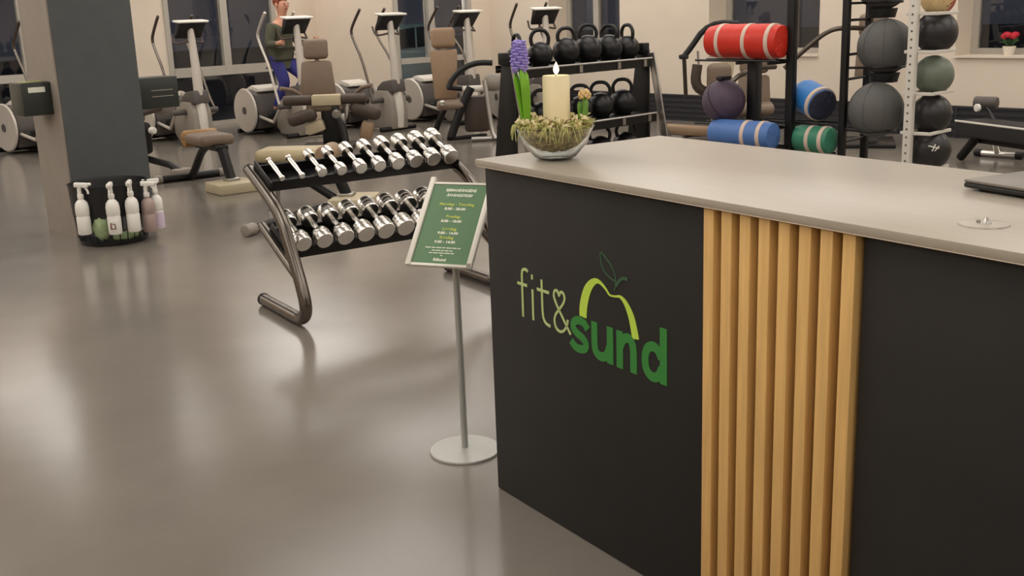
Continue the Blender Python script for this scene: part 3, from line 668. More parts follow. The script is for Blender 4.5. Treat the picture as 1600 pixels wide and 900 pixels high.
# ================================================================== ELLIPTICAL TRAINERS
def elliptical(loc, rz, lab, armm='gunmetal_tube', gripm='dark_brown_vinyl'):
    e = thing('elliptical_trainer', lab, 'elliptical trainer', loc, rz, 'elliptical trainers along the windows')
    b = MB(); b.tube([(-0.28, 0.0, 0.035), (0.28, 0.0, 0.035)], 0.03, 10); b.tube([(-0.28, 1.22, 0.035), (0.28, 1.22, 0.035)], 0.03, 10); b.box((0, 0.62, 0.05), (0.10, 1.25, 0.05), bev=0.01); b.build('base_frame', 'black_metal', e)
    sh = [(-0.06, 0.03), (0.40, 0.03), (0.50, 0.12), (0.49, 0.30), (0.40, 0.44), (0.26, 0.52), (0.02, 0.52), (-0.05, 0.40), (-0.07, 0.2)]
    b = MB(); b.prism(sh, -0.125, 0.125, bev=0.022); b.build('drive_cover', 'grey_plastic', e)
    b = MB(); b.tube([(0, -0.035, 0.05), (0, -0.05, 0.30), (0, -0.02, 0.52)], [0.055, 0.062, 0.055], 14, smooth=1); b.build('front_cover', 'light_plastic', e)
    b = MB(); b.prism([(-0.085, 0.50), (0.30, 0.485), (0.27, 0.56), (0.16, 0.635), (-0.06, 0.665)], -0.105, 0.105, bev=0.02); b.build('collar', 'collar_grey', e)
    b = MB(); b.tube([(0, -0.01, 0.60), (0, 0.005, 0.95), (0, 0.045, 1.40)], [0.062, 0.052, 0.040], 16); b.build('post', 'silver_paint', e)
    R = E3(-0.55, 0, 0)
    b = MB(); b.prism([(-0.06, 1.465), (0.06, 1.475), (0.135, 1.30), (0.115, 1.275)], -0.17, 0.17, bev=0.012); co = b.build('console', 'black_plastic', e)
    b = MB(); b.box((0, 0.01, 1.478), (0.40, 0.16, 0.026), E3(0.10, 0, 0), 0.011, 3); b.build('console_rim', 'white_plastic', co)
    b = MB(); b.box((0, 0.112, 1.385), (0.24, 0.008, 0.12), E3(0.41, 0, 0)); b.build('screen', 'car_glass', co)
    for s_ in (-1, 1):
        b = MB(); b.tube([(s_ * 0.04, 0.04, 1.24), (s_ * 0.16, 0.06, 1.22), (s_ * 0.19, 0.12, 1.23), (s_ * 0.18, 0.18, 1.33)], 0.0125, 8, smooth=1); b.build('fixed_handle', 'dark_brown_vinyl', e)
        x = s_ * 0.27; dy = 0.10 * s_
        b = MB(); b.tube([(x, 0.13 , 0.40), (x, 0.22 + 0.3 * dy, 0.54), (x, 0.38 + 0.6 * dy, 0.92), (x, 0.58 + dy, 1.16), (x, 0.62 + dy, 1.25)], 0.0165, 10, smooth=2); ar = b.build('moving_arm', armm, e)
        b = MB(); b.tube([(x, 0.615 + dy, 1.235), (x, 0.62 + dy, 1.30), (x, 0.54 + dy, 1.40), (x, 0.40 + dy, 1.55)], 0.0185, 10, smooth=2); b.build('grip', gripm, ar)
        b = MB(); b.cyl((s_ * 0.12, 0.13, 0.40), (s_ * 0.30, 0.13, 0.40), 0.035, seg=14, bev=0.006); b.build('pivot', 'collar_grey', e)
        b = MB(); b.tube([(x, 0.13, 0.38), (s_ * 0.22, 0.40, 0.24 + 0.05 * s_), (s_ * 0.20, 1.0, 0.31 + 0.03 * s_)], 0.02, 8); b.build('link_bar', 'silver_paint', e)
        b = MB(); b.box((s_ * 0.13, 0.72, 0.30 + 0.05 * s_), (0.14, 0.36, 0.025), bev=0.01); b.box((s_ * 0.13, 0.555, 0.325 + 0.05 * s_), (0.14, 0.03, 0.05), bev=0.01); b.build('pedal', 'black_rubber', e)
        b = MB(); b.lathe([(0.0, -0.022), (0.16, -0.022), (0.275, -0.012), (0.29, 0.0), (0.275, 0.018), (0.0, 0.02)], (s_ * 0.265, 1.0, 0.315), 36, mx=Matrix.Rotation(PI / 2 if s_ < 0 else -PI / 2, 4, 'Y') @ Matrix.Diagonal((1, 1, -1, 1))); dc = b.build('drive_disc', 'silver_paint', e)
        b = MB(); b.lathe([(0.0, -0.006), (0.045, -0.006), (0.05, 0.0), (0.0, 0.006)], (s_ * 0.287, 1.0, 0.315), 20, mx=Matrix.Rotation(PI / 2, 4, 'Y')); b.build('hub', 'collar_grey', dc)
    b = MB(); b.prism([(0.76, 0.08), (1.24, 0.06), (1.28, 0.30), (1.22, 0.50), (1.0, 0.585), (0.80, 0.52), (0.74, 0.30)], -0.235, 0.235, bev=0.03); b.build('rear_cover', 'collar_grey', e)
    b = MB(); b.prism([(0.80, 0.555), (1.22, 0.515), (1.26, 0.545), (1.0, 0.635), (0.82, 0.60)], -0.16, 0.16, bev=0.012); b.build('rear_fairing', 'light_plastic', e)
    return e
EA = elliptical((6.17, 12.17, 0), 0.0, 'elliptical trainer just right of the column, before the wide window')
elliptical((7.31, 11.63, 0), 0.0, 'elliptical trainer ridden by the person in olive top', 'silver_paint', 'silver_paint')
EC = dup(EA, 'elliptical trainer left of the window with the pale car outside', (8.39, 11.14, 0), 0.0)
dup(EA, 'elliptical trainer rising behind the brown seat with curved black arm', (9.44, 10.86, 0), 0.0)
dup(EA, 'elliptical trainer seen over the kettlebell rack, farthest right', (9.93, 9.90, 0), -0.30)
dup(EA, 'elliptical trainer partly hidden behind the left of the column', (4.72, 12.55, 0), 0.15)

# ================================================================== PERSON ON THE SECOND ELLIPTICAL
def skin_mesh(name, verts, edges, radii, m, parent, root=0, sub=2, label=None):
    me = bpy.data.meshes.new(name); me.from_pydata([Vector(v) for v in verts], edges, []); o = bpy.data.objects.new(name, me); COL.objects.link(o)
    md = o.modifiers.new('skin', 'SKIN'); md.use_smooth_shade = True
    lay_ = me.skin_vertices[0].data if me.skin_vertices else None
    if lay_ is None:
        bpy.context.view_layer.update(); lay_ = me.skin_vertices[0].data
    for i, r in enumerate(radii): lay_[i].radius = r if hasattr(r, '__len__') else (r, r)
    lay_[root].use_root = True
    sd = o.modifiers.new('sub', 'SUBSURF'); sd.levels = sub; sd.render_levels = sub
    dg = bpy.context.evaluated_depsgraph_get(); dg.update()
    me2 = bpy.data.meshes.new_from_object(o.evaluated_get(dg)); bpy.data.objects.remove(o)
    me2.materials.clear(); me2.materials.append(M[m]); me2.polygons.foreach_set('use_smooth', [True] * len(me2.polygons))
    o = bpy.data.objects.new(name, me2); COL.objects.link(o); o.parent = parent
    if label: o['label'] = label
    return o
def make_person(loc, rz):
    p = thing('person', 'person in olive long-sleeved top and blue leggings exercising on the elliptical', 'person', loc, rz); p.scale = (1.10, 1.10, 1.0)
    V, Ed, Rd = [], [], []
    def v(co, r, par=None):
        V.append(co); Rd.append(r); i = len(V) - 1
        if par is not None: Ed.append((par, i))
        return i
    pel = v((0, 0, 0.98), (0.135, 0.10)); wa = v((0, -0.01, 1.10), (0.115, 0.085), pel); ch = v((0, -0.04, 1.27), (0.145, 0.10), wa); sh = v((0, -0.05, 1.39), (0.10, 0.075), ch); nk = v((0, -0.06, 1.47), 0.052, sh); nh = v((0, -0.075, 1.53), 0.05, nk)
    hb = v((0, -0.08, 1.585), (0.066, 0.078), nh); hm = v((0, -0.078, 1.65), (0.073, 0.088), hb); ht = v((0, -0.07, 1.715), (0.055, 0.065), hm)
    hands = []
    for s_ in (-1, 1):
        a = v((s_ * 0.155, -0.045, 1.375), 0.055, sh); el = v((s_ * 0.235, -0.06, 1.14), 0.042, a); wr = v((s_ * 0.265, -0.25, 1.17), 0.028, el); pm = v((s_ * 0.268, -0.31, 1.185), (0.034, 0.020), wr)
        for f in range(4):
            k1 = v((s_ * (0.262 - 0.0) , -0.335 - 0.002 * f, 1.215 - 0.020 * f), 0.009, pm); k2 = v((s_ * 0.285, -0.350, 1.213 - 0.020 * f), 0.0085, k1); k3 = v((s_ * 0.297, -0.335, 1.211 - 0.02 * f), 0.0075, k2)
        t1 = v((s_ * 0.248, -0.305, 1.205), 0.0105, pm); t2 = v((s_ * 0.25, -0.325, 1.235), 0.009, t1)
        hp = v((s_ * 0.085, 0.0, 0.93), 0.085, pel); fz = 0.0 if s_ < 0 else 0.08
        kn = v((s_ * 0.11, -0.15 - 0.10 * (s_ > 0), 0.66 + fz * 0.6), 0.06, hp); an = v((s_ * 0.13, 0.02 - 0.04 * (s_ > 0), 0.35 + fz), 0.036, kn); he = v((s_ * 0.13, 0.02 - 0.04 * (s_ > 0), 0.305 + fz), 0.034, an); to = v((s_ * 0.13, -0.16 - 0.04 * (s_ > 0), 0.295 + fz), 0.030, he)
    skin_mesh('body', V, Ed, Rd, 'skin', p)
    def sub(ids_edges, grow, name, m):
        ids = sorted({i for e in ids_edges for i in e}); mp = {i: k for k, i in enumerate(ids)}
        g_ = lambda r: tuple(q * grow[0] + grow[1] for q in (r if hasattr(r, '__len__') else (r, r)))
        return skin_mesh(name, [V[i] for i in ids], [(mp[a], mp[b_]) for a, b_ in ids_edges], [g_(Rd[i]) for i in ids], m, p, root=0)
    per = 20  # vertices per side after the head
    def side(s0): return list(range(s0, s0 + 4)), s0 + 4
    L0 = ht + 1; n_side = (len(V) - L0) // 2; R0 = L0 + n_side; hipoff = 4 + 12 + 2
    hem = len(V); V.append((0, 0.0, 0.96)); Rd.append((0.140, 0.105)); wb = len(V); V.append((0, -0.005, 1.07)); Rd.append((0.120, 0.09))
    top_e = [(hem, pel), (pel, wa), (wa, ch), (ch, sh)]; leg_e = [(wb, pel)]
    for s0 in (L0, R0):
        top_e += [(sh, s0), (s0, s0 + 1), (s0 + 1, s0 + 2)]
        h0 = s0 + hipoff; leg_e += [(pel, h0), (h0, h0 + 1), (h0 + 1, h0 + 2)]
    sub(top_e, (1.06, 0.012), 'shirt', 'olive_knit'); sub(leg_e, (1.05, 0.008), 'leggings', 'royal_blue_knit')
    for s0 in (L0, R0): 
        h0 = s0 + hipoff; a, t = Vector(V[h0 + 3]), Vector(V[h0 + 4])
        b = MB(); b.tube([a + Vector((0, 0.05, -0.005)), a, (a + t) / 2, t, t + Vector((0, -0.04, -0.005))], [0.03, 0.046, 0.042, 0.040, 0.018], 12, smooth=1); b.build('shoe', 'shoe_dark', p)
    b = MB(); b.sph((0, -0.058, 1.685), (0.082, 0.094, 0.085), 20, 12)
    for vv in list(b.bm.verts):
        if vv.co.z < 1.655 and vv.co.y < -0.02: vv.co.y = max(vv.co.y, -0.045)
        if vv.co.y < -0.10 and vv.co.z < 1.70: vv.co.y = -0.10
    b.build('hair', 'hair_auburn', p)
    b = MB(); b.sph((0, -0.178, 1.628), (0.013, 0.022, 0.020), 10, 8); b.build('nose', 'skin', p)
    for s_ in (-1, 1):
        b = MB(); b.sph((s_ * 0.030, -0.157, 1.652), (0.012, 0.009, 0.008), 10, 8); b.build('eye', 'eye_dark', p)
        b = MB(); b.sph((s_ * 0.078, -0.07, 1.64), (0.012, 0.020, 0.030), 10, 8); b.build('ear', 'skin', p)
    b = MB(); b.sph((0, -0.160, 1.592), (0.024, 0.010, 0.007), 10, 8); b.build('mouth', 'lip', p)
    return p
make_person((7.43, 12.28, 0.0), 0.22)

# ================================================================== STRENGTH MACHINES
def pad(mb, c, size, rot=None, bev=None): return mb.box(c, size, rot, bev if bev else min(size) * 0.45, 4)
def bench_machine(loc, rz, lab, seatm='brown_vinyl', tipm='orange_tan_vinyl', tip=0.32, far_leg=True):
    t = thing('leg_machine', lab, 'exercise machine', loc, rz, 'padded bench machines')
    b = MB(); b.box((0, 0.14, 0.045), (0.38, 0.34, 0.09), bev=0.012); b.build('base_block', 'beige_plastic', t)
    b = MB(); b.tube([(0.02, 0.20, 0.085), (0.0, 0.30, 0.36)], 0.045, 12); b.build('pedestal', 'black_metal', t)
    b = MB(); b.box((0.02, 0.20, 0.10), (0.12, 0.12, 0.03), bev=0.008); b.build('pedestal_collar', 'satin_steel', t)
    b = MB(); pad(b, (0, 0.62, 0.435), (0.33, 0.52, 0.10)); b.build('seat', seatm, t)
    b = MB(); b.cyl((-0.165, tip, 0.43), (0.165, tip, 0.43), 0.078, seg=20, bev=0.03); b.build('bolster', tipm, t)
    b = MB(); b.box((0, 0.60, 0.37), (0.12, 0.62, 0.05), bev=0.01); b.build('seat_frame', 'black_metal', t)
    if not far_leg:
        b = MB(); b.tube([(0.02, 0.72, 0.36), (0.02, 0.30, 0.07)], 0.036, 12); b.build('strut', 'black_metal', t)
        for s_ in (-1, 1):
            b = MB(); b.tube([(s_ * 0.06, 0.76, 0.37), (s_ * 0.10, 0.80, 0.0)], 0.018, 10); b.build('leg', 'satin_steel', t)
        return t
    b = MB(); b.tube([(0, 0.66, 0.36), (0, 0.80, 0.30), (0, 1.02, 0.10), (0, 1.12, 0.035)], 0.036, 12, smooth=2); b.build('curved_leg', 'black_metal', t)
    b = MB(); b.tube([(-0.30, 1.14, 0.035), (0.30, 1.14, 0.035)], 0.035, 12); ft = b.build('cross_foot', 'black_metal', t)
    for s_ in (-1, 1):
        b = MB(); b.cyl((s_ * 0.28, 1.14, 0.037), (s_ * 0.36, 1.14, 0.037), 0.042, seg=14, bev=0.008); b.build('foot_cap', 'grey_plastic', ft)
    return t
G = bench_machine((4.55, 8.40, 0), -0.10, 'brown bench machine with orange-tan end beside the column', tip=0.80)
H = bench_machine((4.86, 6.86, 0), 0.72, 'beige bench machine standing just behind the dumbbell rack', far_leg=False)
for ob in list(COL.objects):
    if ob.parent == H and ob.name.startswith('seat') and not ob.name.startswith('seat_frame'): 
        ob.data = ob.data.copy(); ob.data.materials[0] = M['beige_vinyl']
    if ob.parent == H and ob.name.startswith('bolster'): ob.data = ob.data.copy(); ob.data.materials[0] = M['tan_vinyl']
b = MB(); b.tube([(-0.12, 0.30, 0.04), (-1.0, 0.62, 0.04)], 0.034, 12); ft = b.build('side_foot', 'black_metal', H)
b = MB(); b.cyl((-1.0, 0.62, 0.042), (-1.10, 0.656, 0.042), 0.044, seg=14, bev=0.01); b.build('foot_cap', 'grey_plastic', ft)
# mechanism machine behind the bench beside the column
t = thing('hip_machine', 'grey brown machine with thigh pads showing right of the column foot', 'exercise machine', (4.55, 10.35, 0), 0.3)
b = MB(); b.box((0, 0.0, 0.36), (0.15, 0.26, 0.32), bev=0.04); b.build('mechanism_box', 'black_metal', t)
b = MB(); b.tube([(-0.05, -0.05, 0.15), (-0.10, 0.25, 0.07), (-0.12, 0.52, 0.04)], 0.035, 10); b.tube([(0.05, -0.02, 0.15), (0.05, -0.35, 0.10), (0.05, -0.48, 0.04)], 0.035, 10); b.build('legs_frame', 'black_metal', t)
b = MB(); b.box((0.05, -0.50, 0.035), (0.20, 0.12, 0.07), bev=0.02); b.build('foot', 'grey_plastic', t)
b = MB(); pad(b, (-0.16, 0.05, 0.66), (0.26, 0.22, 0.16)); b.build('thigh_pad', 'brown_vinyl', t)
b = MB(); pad(b, (0.16, 0.02, 0.62), (0.34, 0.13, 0.08), E3(0, -0.12, 0)); b.build('thigh_pad', 'dark_brown_vinyl', t)
b = MB(); b.cyl((-0.24, -0.06, 0.38), (-0.24, 0.10, 0.38), 0.12, seg=24, bev=0.03); b.build('cam_wheel', 'grey_plastic', t)
b = MB(); b.cyl((0.02, -0.16, 0.44), (0.02, -0.22, 0.44), 0.034, seg=16, bev=0.008); b.build('adjusting_knob', 'white_plastic', t)
b = MB(); b.tube([(0.30, 0.05, 0.60), (0.33, 0.02, 0.80), (0.30, 0.0, 0.92)], 0.022, 8); b.build('hand_lever', 'silver_paint', t)
b = MB(); b.sph((0.40, 0.05, 0.66), (0.14, 0.12, 0.11), 16, 10); b.build('pivot_cover', 'grey_plastic', t)
# chest machine with the roller pads
def seat_back(t, y, x=0.0, z0=0.60, m='brown_vinyl', lean=0.10, w_=0.36, wt=0.30, bh=0.40):
    R = E3(-lean, 0, 0)
    b = MB()
    q = bmesh.new()
    b.prism([(x - w_ / 2, z0), (x + w_ / 2, z0), (x + wt / 2, z0 + bh), (x - wt / 2, z0 + bh)], y - 0.045, y + 0.045, plane='XZ', bev=0.03)
    for v in b.bm.verts: v.co.y += (v.co.z - z0) * lean
    b.build('backrest', m, t)
    b = MB(); pad(b, (x, y + lean * (bh + 0.13), z0 + bh + 0.135), (0.285, 0.11, 0.235), R); b.build('headrest', m, t)
    b = MB(); b.tube([(x, y + 0.07, z0 - 0.1), (x, y + 0.10, z0 + 0.3), (x, y + 0.085 + lean * (bh + 0.13), z0 + bh + 0.12)], 0.03, 10); b.build('back_post', 'silver_paint', t)
t = thing('leg_extension_machine', 'machine with brown backrest and long crosswise roller pads', 'exercise machine', (6.75, 10.32, 0), -0.72)
seat_back(t, 0.42, -0.12, 0.58, 'brown_vinyl', 0.10, 0.42, 0.34)
b = MB(); pad(b, (0, 0.20, 0.48), (0.42, 0.46, 0.10)); b.build('seat', 'brown_vinyl', t)
b = MB(); b.cyl((-0.46, 0, 0.565), (-0.14, 0, 0.565), 0.058, seg=18, bev=0.015); b.build('roller_pad', 'dark_brown_vinyl', t)
b = MB(); b.cyl((0.20, 0, 0.565), (0.48, 0, 0.565), 0.058, seg=18, bev=0.015); b.build('roller_pad', 'dark_brown_vinyl', t)
b = MB(); b.box((0.03, 0, 0.56), (0.33, 0.13, 0.125), bev=0.02); b.build('roller_cover', 'beige_plastic', t)
b = MB(); b.box((0.08, 0.12, 0.27), (0.26, 0.22, 0.50), bev=0.03); b.build('column', 'black_metal', t)
b = MB(); b.tube([(0.12, -0.03, 0.48), (0.20, -0.10, 0.25), (0.24, -0.14, 0.03)], 0.042, 12); b.build('front_leg', 'black_metal', t)
b = MB(); b.cyl((0.14, -0.04, 0.42), (0.14, -0.12, 0.40), 0.05, seg=16, bev=0.012); b.box((0.20, -0.07, 0.34), (0.07, 0.06, 0.14), bev=0.015); b.build('adjusting_knob', 'satin_steel', t)
b = MB(); pad(b, (-0.25, -0.06, 0.38), (0.34, 0.14, 0.15), E3(0, -0.25, 0)); b.build('shin_pad', 'dark_brown_vinyl', t)
b = MB(); pad(b, (0.46, 0.02, 0.42), (0.36, 0.16, 0.16), E3(0, 0.3, 0)); b.build('shin_pad', 'dark_brown_vinyl', t)
b = MB(); b.box((0.46, 0.02, 0.20), (0.14, 0.16, 0.20), E3(0, 0.25, 0), 0.03); b.build('side_weight', 'tan_vinyl', t)
b = MB(); b.box((-0.12, 0.0, 0.26), (0.22, 0.12, 0.14), E3(0, -0.3, 0), 0.03); b.build('side_weight', 'beige_plastic', t)
for s_ in (-1, 1):
    b = MB(); b.tube([(s_ * 0.26 + 0.02, 0.30, 0.50), (s_ * 0.36 + 0.02, 0.22, 0.66), (s_ * 0.52 + 0.02, 0.10, 0.70)], 0.025, 10, smooth=1); b.build('arm_support', 'brown_vinyl', t)
b = MB(); b.box((0.0, 0.15, 0.02), (0.60, 0.60, 0.04), bev=0.01); b.build('floor_plate', 'black_metal', t)
# machine with curved black arm
t = thing('leg_press_machine', 'machine with tall tan backrest and curved black arm', 'exercise machine', (8.08, 9.52, 0), -0.70)
seat_back(t, 0.30, -0.16, 0.47, 'tan_vinyl', 0.06, 0.26, 0.33, 0.58)
b = MB(); pad(b, (-0.10, 0.10, 0.42), (0.34, 0.34, 0.10)); b.build('seat', 'brown_vinyl', t)
b = MB(); b.tube([(-0.12, -0.02, 0.62), (-0.08, 0.0, 0.72), (0.05, 0.02, 0.84), (0.22, 0.02, 0.90), (0.40, 0.0, 0.89)], 0.034, 12, smooth=2); b.tube([(-0.13, -0.02, 0.63), (0.06, 0.05, 0.60)], 0.03, 10); b.build('curved_arm', 'black_metal', t)
b = MB(); b.tube([(0.14, 0.0, 0.62), (0.02, -0.02, 0.40), (-0.12, -0.03, 0.05)], 0.05, 12); b.build('main_leg', 'black_metal', t)
b = MB(); b.tube([(-0.13, 0.30, 0.45), (-0.26, 0.34, 0.20), (-0.32, 0.36, 0.04)], 0.035, 10); b.build('rear_leg', 'black_metal', t)
b = MB(); b.tube([(0.30, -0.05, 0.70), (0.33, -0.08, 0.42), (0.36, -0.12, 0.12), (0.40, -0.16, 0.03)], 0.028, 10, smooth=1); b.build('steel_upright', 'satin_steel', t)
b = MB(); b.tube([(0.12, -0.10, 0.032), (0.58, -0.10, 0.032)], 0.030, 12); b.build('cross_foot', 'satin_steel', t)
b = MB(); b.tube([(-0.16, -0.02, 0.035), (0.30, 0.20, 0.035)], 0.025, 10); b.build('floor_bar', 'black_metal', t)
b = MB(); b.cyl((-0.20, -0.05, 0.46), (-0.20, -0.11, 0.46), 0.034, seg=14, bev=0.006); b.build('adjusting_knob', 'chrome', t)
b = MB(); pad(b, (0.16, 0.06, 0.60), (0.26, 0.12, 0.07)); b.build('hand_pad', 'light_plastic', t)
b = MB(); pad(b, (0.40, 0.12, 0.66), (0.22, 0.24, 0.20)); b.build('pivot_cover', 'grey_plastic', t)
b = MB(); b.box((0.20, 0.16, 0.30), (0.30, 0.16, 0.42), bev=0.04); b.build('drive_cover', 'dark_brown_vinyl', t)
# pull machine by the right wall and two more seated machines behind the racks
t = thing('pull_machine', 'machine with black bent lever and brown pads left of the red bag', 'exercise machine', (9.45, 7.02, 0), -0.75)
b = MB(); b.tube([(-0.24, 0, 0.93), (-0.16, 0, 1.03), (-0.04, 0, 1.20), (0.12, 0.0, 1.27), (0.34, 0.02, 1.25)], 0.032, 12, smooth=1); b.build('bent_lever', 'black_metal', t)
b = MB(); b.box((-0.245, 0, 0.925), (0.10, 0.07, 0.05), bev=0.015); b.build('lever_end', 'black_rubber', t)
b = MB(); b.tube([(-0.24, 0, 0.90), (-0.22, 0, 0.50)], 0.022, 10); b.build('hanging_handle', 'dark_steel', t)
b = MB(); b.tube([(-0.09, 0.02, 0.98), (-0.06, 0.02, 0.62)], 0.014, 8); b.build('cable_rod', 'chrome', t)
b = MB(); b.tube([(-0.10, -0.02, 0.84), (-0.13, -0.02, 0.62), (0.0, -0.02, 0.53), (0.16, -0.02, 0.58), (0.18, -0.02, 0.78)], 0.055, 12, smooth=2); b.build('arm_pad', 'dark_brown_vinyl', t)
b = MB(); pad(b, (0.12, -0.08, 0.70), (0.26, 0.14, 0.30)); b.build('chest_pad', 'brown_vinyl', t)
b = MB(); b.tube([(0.05, 0, 0.55), (0.30, 0.02, 0.48), (0.46, 0.04, 0.36)], 0.022, 8); b.build('link_bar', 'black_metal', t)
b = MB(); b.box((0.20, 0.10, 0.55), (0.14, 0.12, 1.00), E3(0, 0.16, 0), 0.03); b.build('upright', 'beige_plastic', t)
b = MB(); b.box((-0.12, 0.0, 0.13), (0.62, 0.26, 0.10), E3(0, 0.10, 0), 0.03); b.build('seat_beam', 'tan_vinyl', t)
b = MB(); b.tube([(-0.52, -0.16, 0.30), (-0.40, -0.20, 0.03)], 0.025, 8); b.box((0.15, 0.0, 0.04), (0.75, 0.40, 0.08), bev=0.02); b.build('base', 'collar_grey', t)
def small_seated(loc, rz, lab, hz, arm):
    t = thing('seated_machine', lab, 'exercise machine', loc, rz, 'seated machines behind the bag and ball racks')
    seat_back(t, 0.30, 0, hz - 0.62, 'brown_vinyl', 0.06, 0.34, 0.30)
    b = MB(); pad(b, (0, 0.05, 0.46), (0.38, 0.38, 0.10)); b.build('seat', 'brown_vinyl', t)
    b = MB(); b.box((0, 0.12, 0.21), (0.18, 0.28, 0.42), bev=0.03); b.build('column', 'collar_grey', t)
    b = MB(); b.box((0, 0.10, 0.02), (0.50, 0.70, 0.04), bev=0.01); b.build('floor_plate', 'black_metal', t)
    for p in arm:
        b = MB(); b.tube(p, 0.025, 10, smooth=2); b.build('lever_arm', 'dark_steel', t)
    return t
small_seated((10.1, 5.45, 0), -1.05, 'machine with brown headrest and bent bar behind the black ball rack', 1.28, [[(-0.86, -0.1, 0.80), (-0.62, -0.1, 1.02), (-0.45, -0.1, 1.16), (-0.30, 0.0, 1.19), (0.0, 0.30, 1.16)]])
small_seated((8.85, 6.0, 0), -0.95, 'machine with pale pads seen between the bag rack posts', 0.98, [[(-0.2, -0.2, 0.5), (-0.25, -0.25, 0.75), (0.0, -0.1, 0.86), (0.2, 0.3, 0.84)]])

# ================================================================== KETTLEBELL RACK
KR = (6.93, 6.44)
kr = thing('kettlebell_rack', 'black three-shelf kettlebell rack with sloping grey end posts', 'rack', (KR[0], KR[1], 0), 0.0)
KW = 0.86
for s_ in (-1, 1):
    b = MB(); b.prism([(0.0, 1.08), (0.14, 1.08), (0.30, 0.0), (0.0, 0.0)], s_ * KW - 0.012, s_ * KW + 0.012, bev=0.003); b.build('end_plate', 'black_metal', kr)
    b = MB(); b.box((s_ * (KW + 0.018), -0.12, 0.53), (0.02, 0.075, 1.06), E3(-0.20, 0, 0), 0.006); b.build('end_post', 'satin_steel', kr)
    b = MB(); b.box((s_ * KW, 0.09, 1.09), (0.09, 0.12, 0.10), bev=0.01); b.build('corner_block', 'black_metal', kr)
for (y, z, d) in ((0.10, 1.00, 0.28), (0.08, 0.50, 0.34), (0.06, 0.10, 0.40)):
    b = MB(); b.box((0, y, z), (2 * KW - 0.03, d, 0.012)); b.box((0, y - d / 2, z - 0.035), (2 * KW - 0.03, 0.012, 0.08)); b.box((0, y + d / 2, z + 0.0), (2 * KW - 0.03, 0.012, 0.06)); sh_ = b.build('shelf', 'black_metal', kr, smooth=False)
    b = MB(); b.tube([(-KW + 0.02, y - d / 2 - 0.012, z + 0.004), (KW - 0.02, y - d / 2 - 0.012, z + 0.004)], 0.010, 6); b.build('shelf_edge', 'satin_steel', sh_)
    for x in (-0.12, 0.38, 0.74):
        b = MB(); b.box((x, y - d / 2 - 0.012, z - 0.036), (0.04, 0.012, 0.06)); b.build('clip_plate', 'satin_steel', sh_)
def kettlebell(loc, rz, lab, grp, R=0.105, hw=0.075, hh=0.125, m='iron_black'):
    k = thing('kettlebell', lab, 'kettlebell', loc, rz, grp)
    b = MB(); b.lathe([(0.0, 0.0), (R * 0.62, 0.0)] + [(R * math.sin(a), R * 0.86 - R * 1.0 * math.cos(a)) for a in [PI * (0.23 + 0.77 * i / 10) for i in range(10)]] + [(0.004, R * 1.86)], (0, 0, 0), 24); b.build('body', m, k, ang=80)
    b = MB(); zb = R * 1.35
    b.tube([(-hw * 0.72, 0, zb), (-hw * 0.95, 0, zb + hh * 0.35), (-hw * 1.0, 0, zb + hh * 0.75), (-hw * 0.6, 0, zb + hh * 1.12), (0, 0, zb + hh * 1.18), (hw * 0.6, 0, zb + hh * 1.12), (hw * 1.0, 0, zb + hh * 0.75), (hw * 0.95, 0, zb + hh * 0.35), (hw * 0.72, 0, zb)], 0.0165, 10, smooth=2); b.build('handle', m, k)
    b = MB(); b.tube([(-0.7 * hw, -0.02, zb + 0.005), (0, -0.03, zb + 0.02), (0.7 * hw, -0.02, zb + 0.005)], 0.006, 6); b.build('colour_band', 'satin_steel', k)
    return k
yk = KR[1] + 0.10
for i, (x, r, rz) in enumerate([(6.20, 0.098, 1.2), (6.47, 0.110, -0.6), (6.79, 0.122, -0.45), (7.07, 0.126, -0.7), (7.35, 0.122, -1.3), (7.60, 0.112, -1.7)]):
    kettlebell((x, yk, 1.0065), rz, 'black kettlebell on the top rack shelf, %s from the left' % ORD[i], 'kettlebells on the top shelf', r, 0.078, 0.12 + 0.01 * (i % 2))
for i, (x, r, rz) in enumerate([(6.21, 0.108, 0.3), (6.45, 0.110, -0.5), (6.69, 0.112, -0.7), (6.93, 0.114, -0.6), (7.20, 0.120, -0.8), (7.50, 0.124, -0.7)]):
    kettlebell((x, KR[1] + 0.08, 0.5065), rz, 'black kettlebell on the middle rack shelf, %s from the left' % ORD[i], 'kettlebells on the middle shelf', r, 0.088, 0.13)
for i, (x, r, rz) in enumerate([(7.16, 0.128, -0.8), (7.52, 0.128, -0.5)]):
    kettlebell((x, KR[1] + 0.06, 0.1065), rz, 'heavy black kettlebell on the bottom rack shelf, %s' % ('left one' if i == 0 else 'right one'), 'kettlebells on the bottom shelf', r, 0.095, 0.13)

# ================================================================== BAG RACK AND BAGS
br = thing('bag_rack', 'black square-tube rack carrying the red, blue and green bags', 'rack', (6.31, 4.0, 0))
b = MB(); b.box((0.015, 0.0, 1.05), (0.055, 0.055, 2.10), bev=0.004); b.build('upright', 'black_metal', br)
b = MB(); b.box((0.03, 0.30, 0.62), (0.075, 0.075, 1.24), bev=0.004); b.build('upright', 'black_metal', br)
b = MB(); b.box((0.02, 0.15, 0.03), (0.06, 0.80, 0.06), bev=0.004); b.box((0.0, -0.10, 0.03), (0.60, 0.06, 0.06), bev=0.004); b.build('base_bar', 'black_metal', br)
b = MB(); b.box((0.022, 0.15, 1.18), (0.04, 0.25, 0.04)); b.box((0.022, 0.15, 0.50), (0.04, 0.25, 0.04)); b.build('tie_bar', 'black_metal', br)
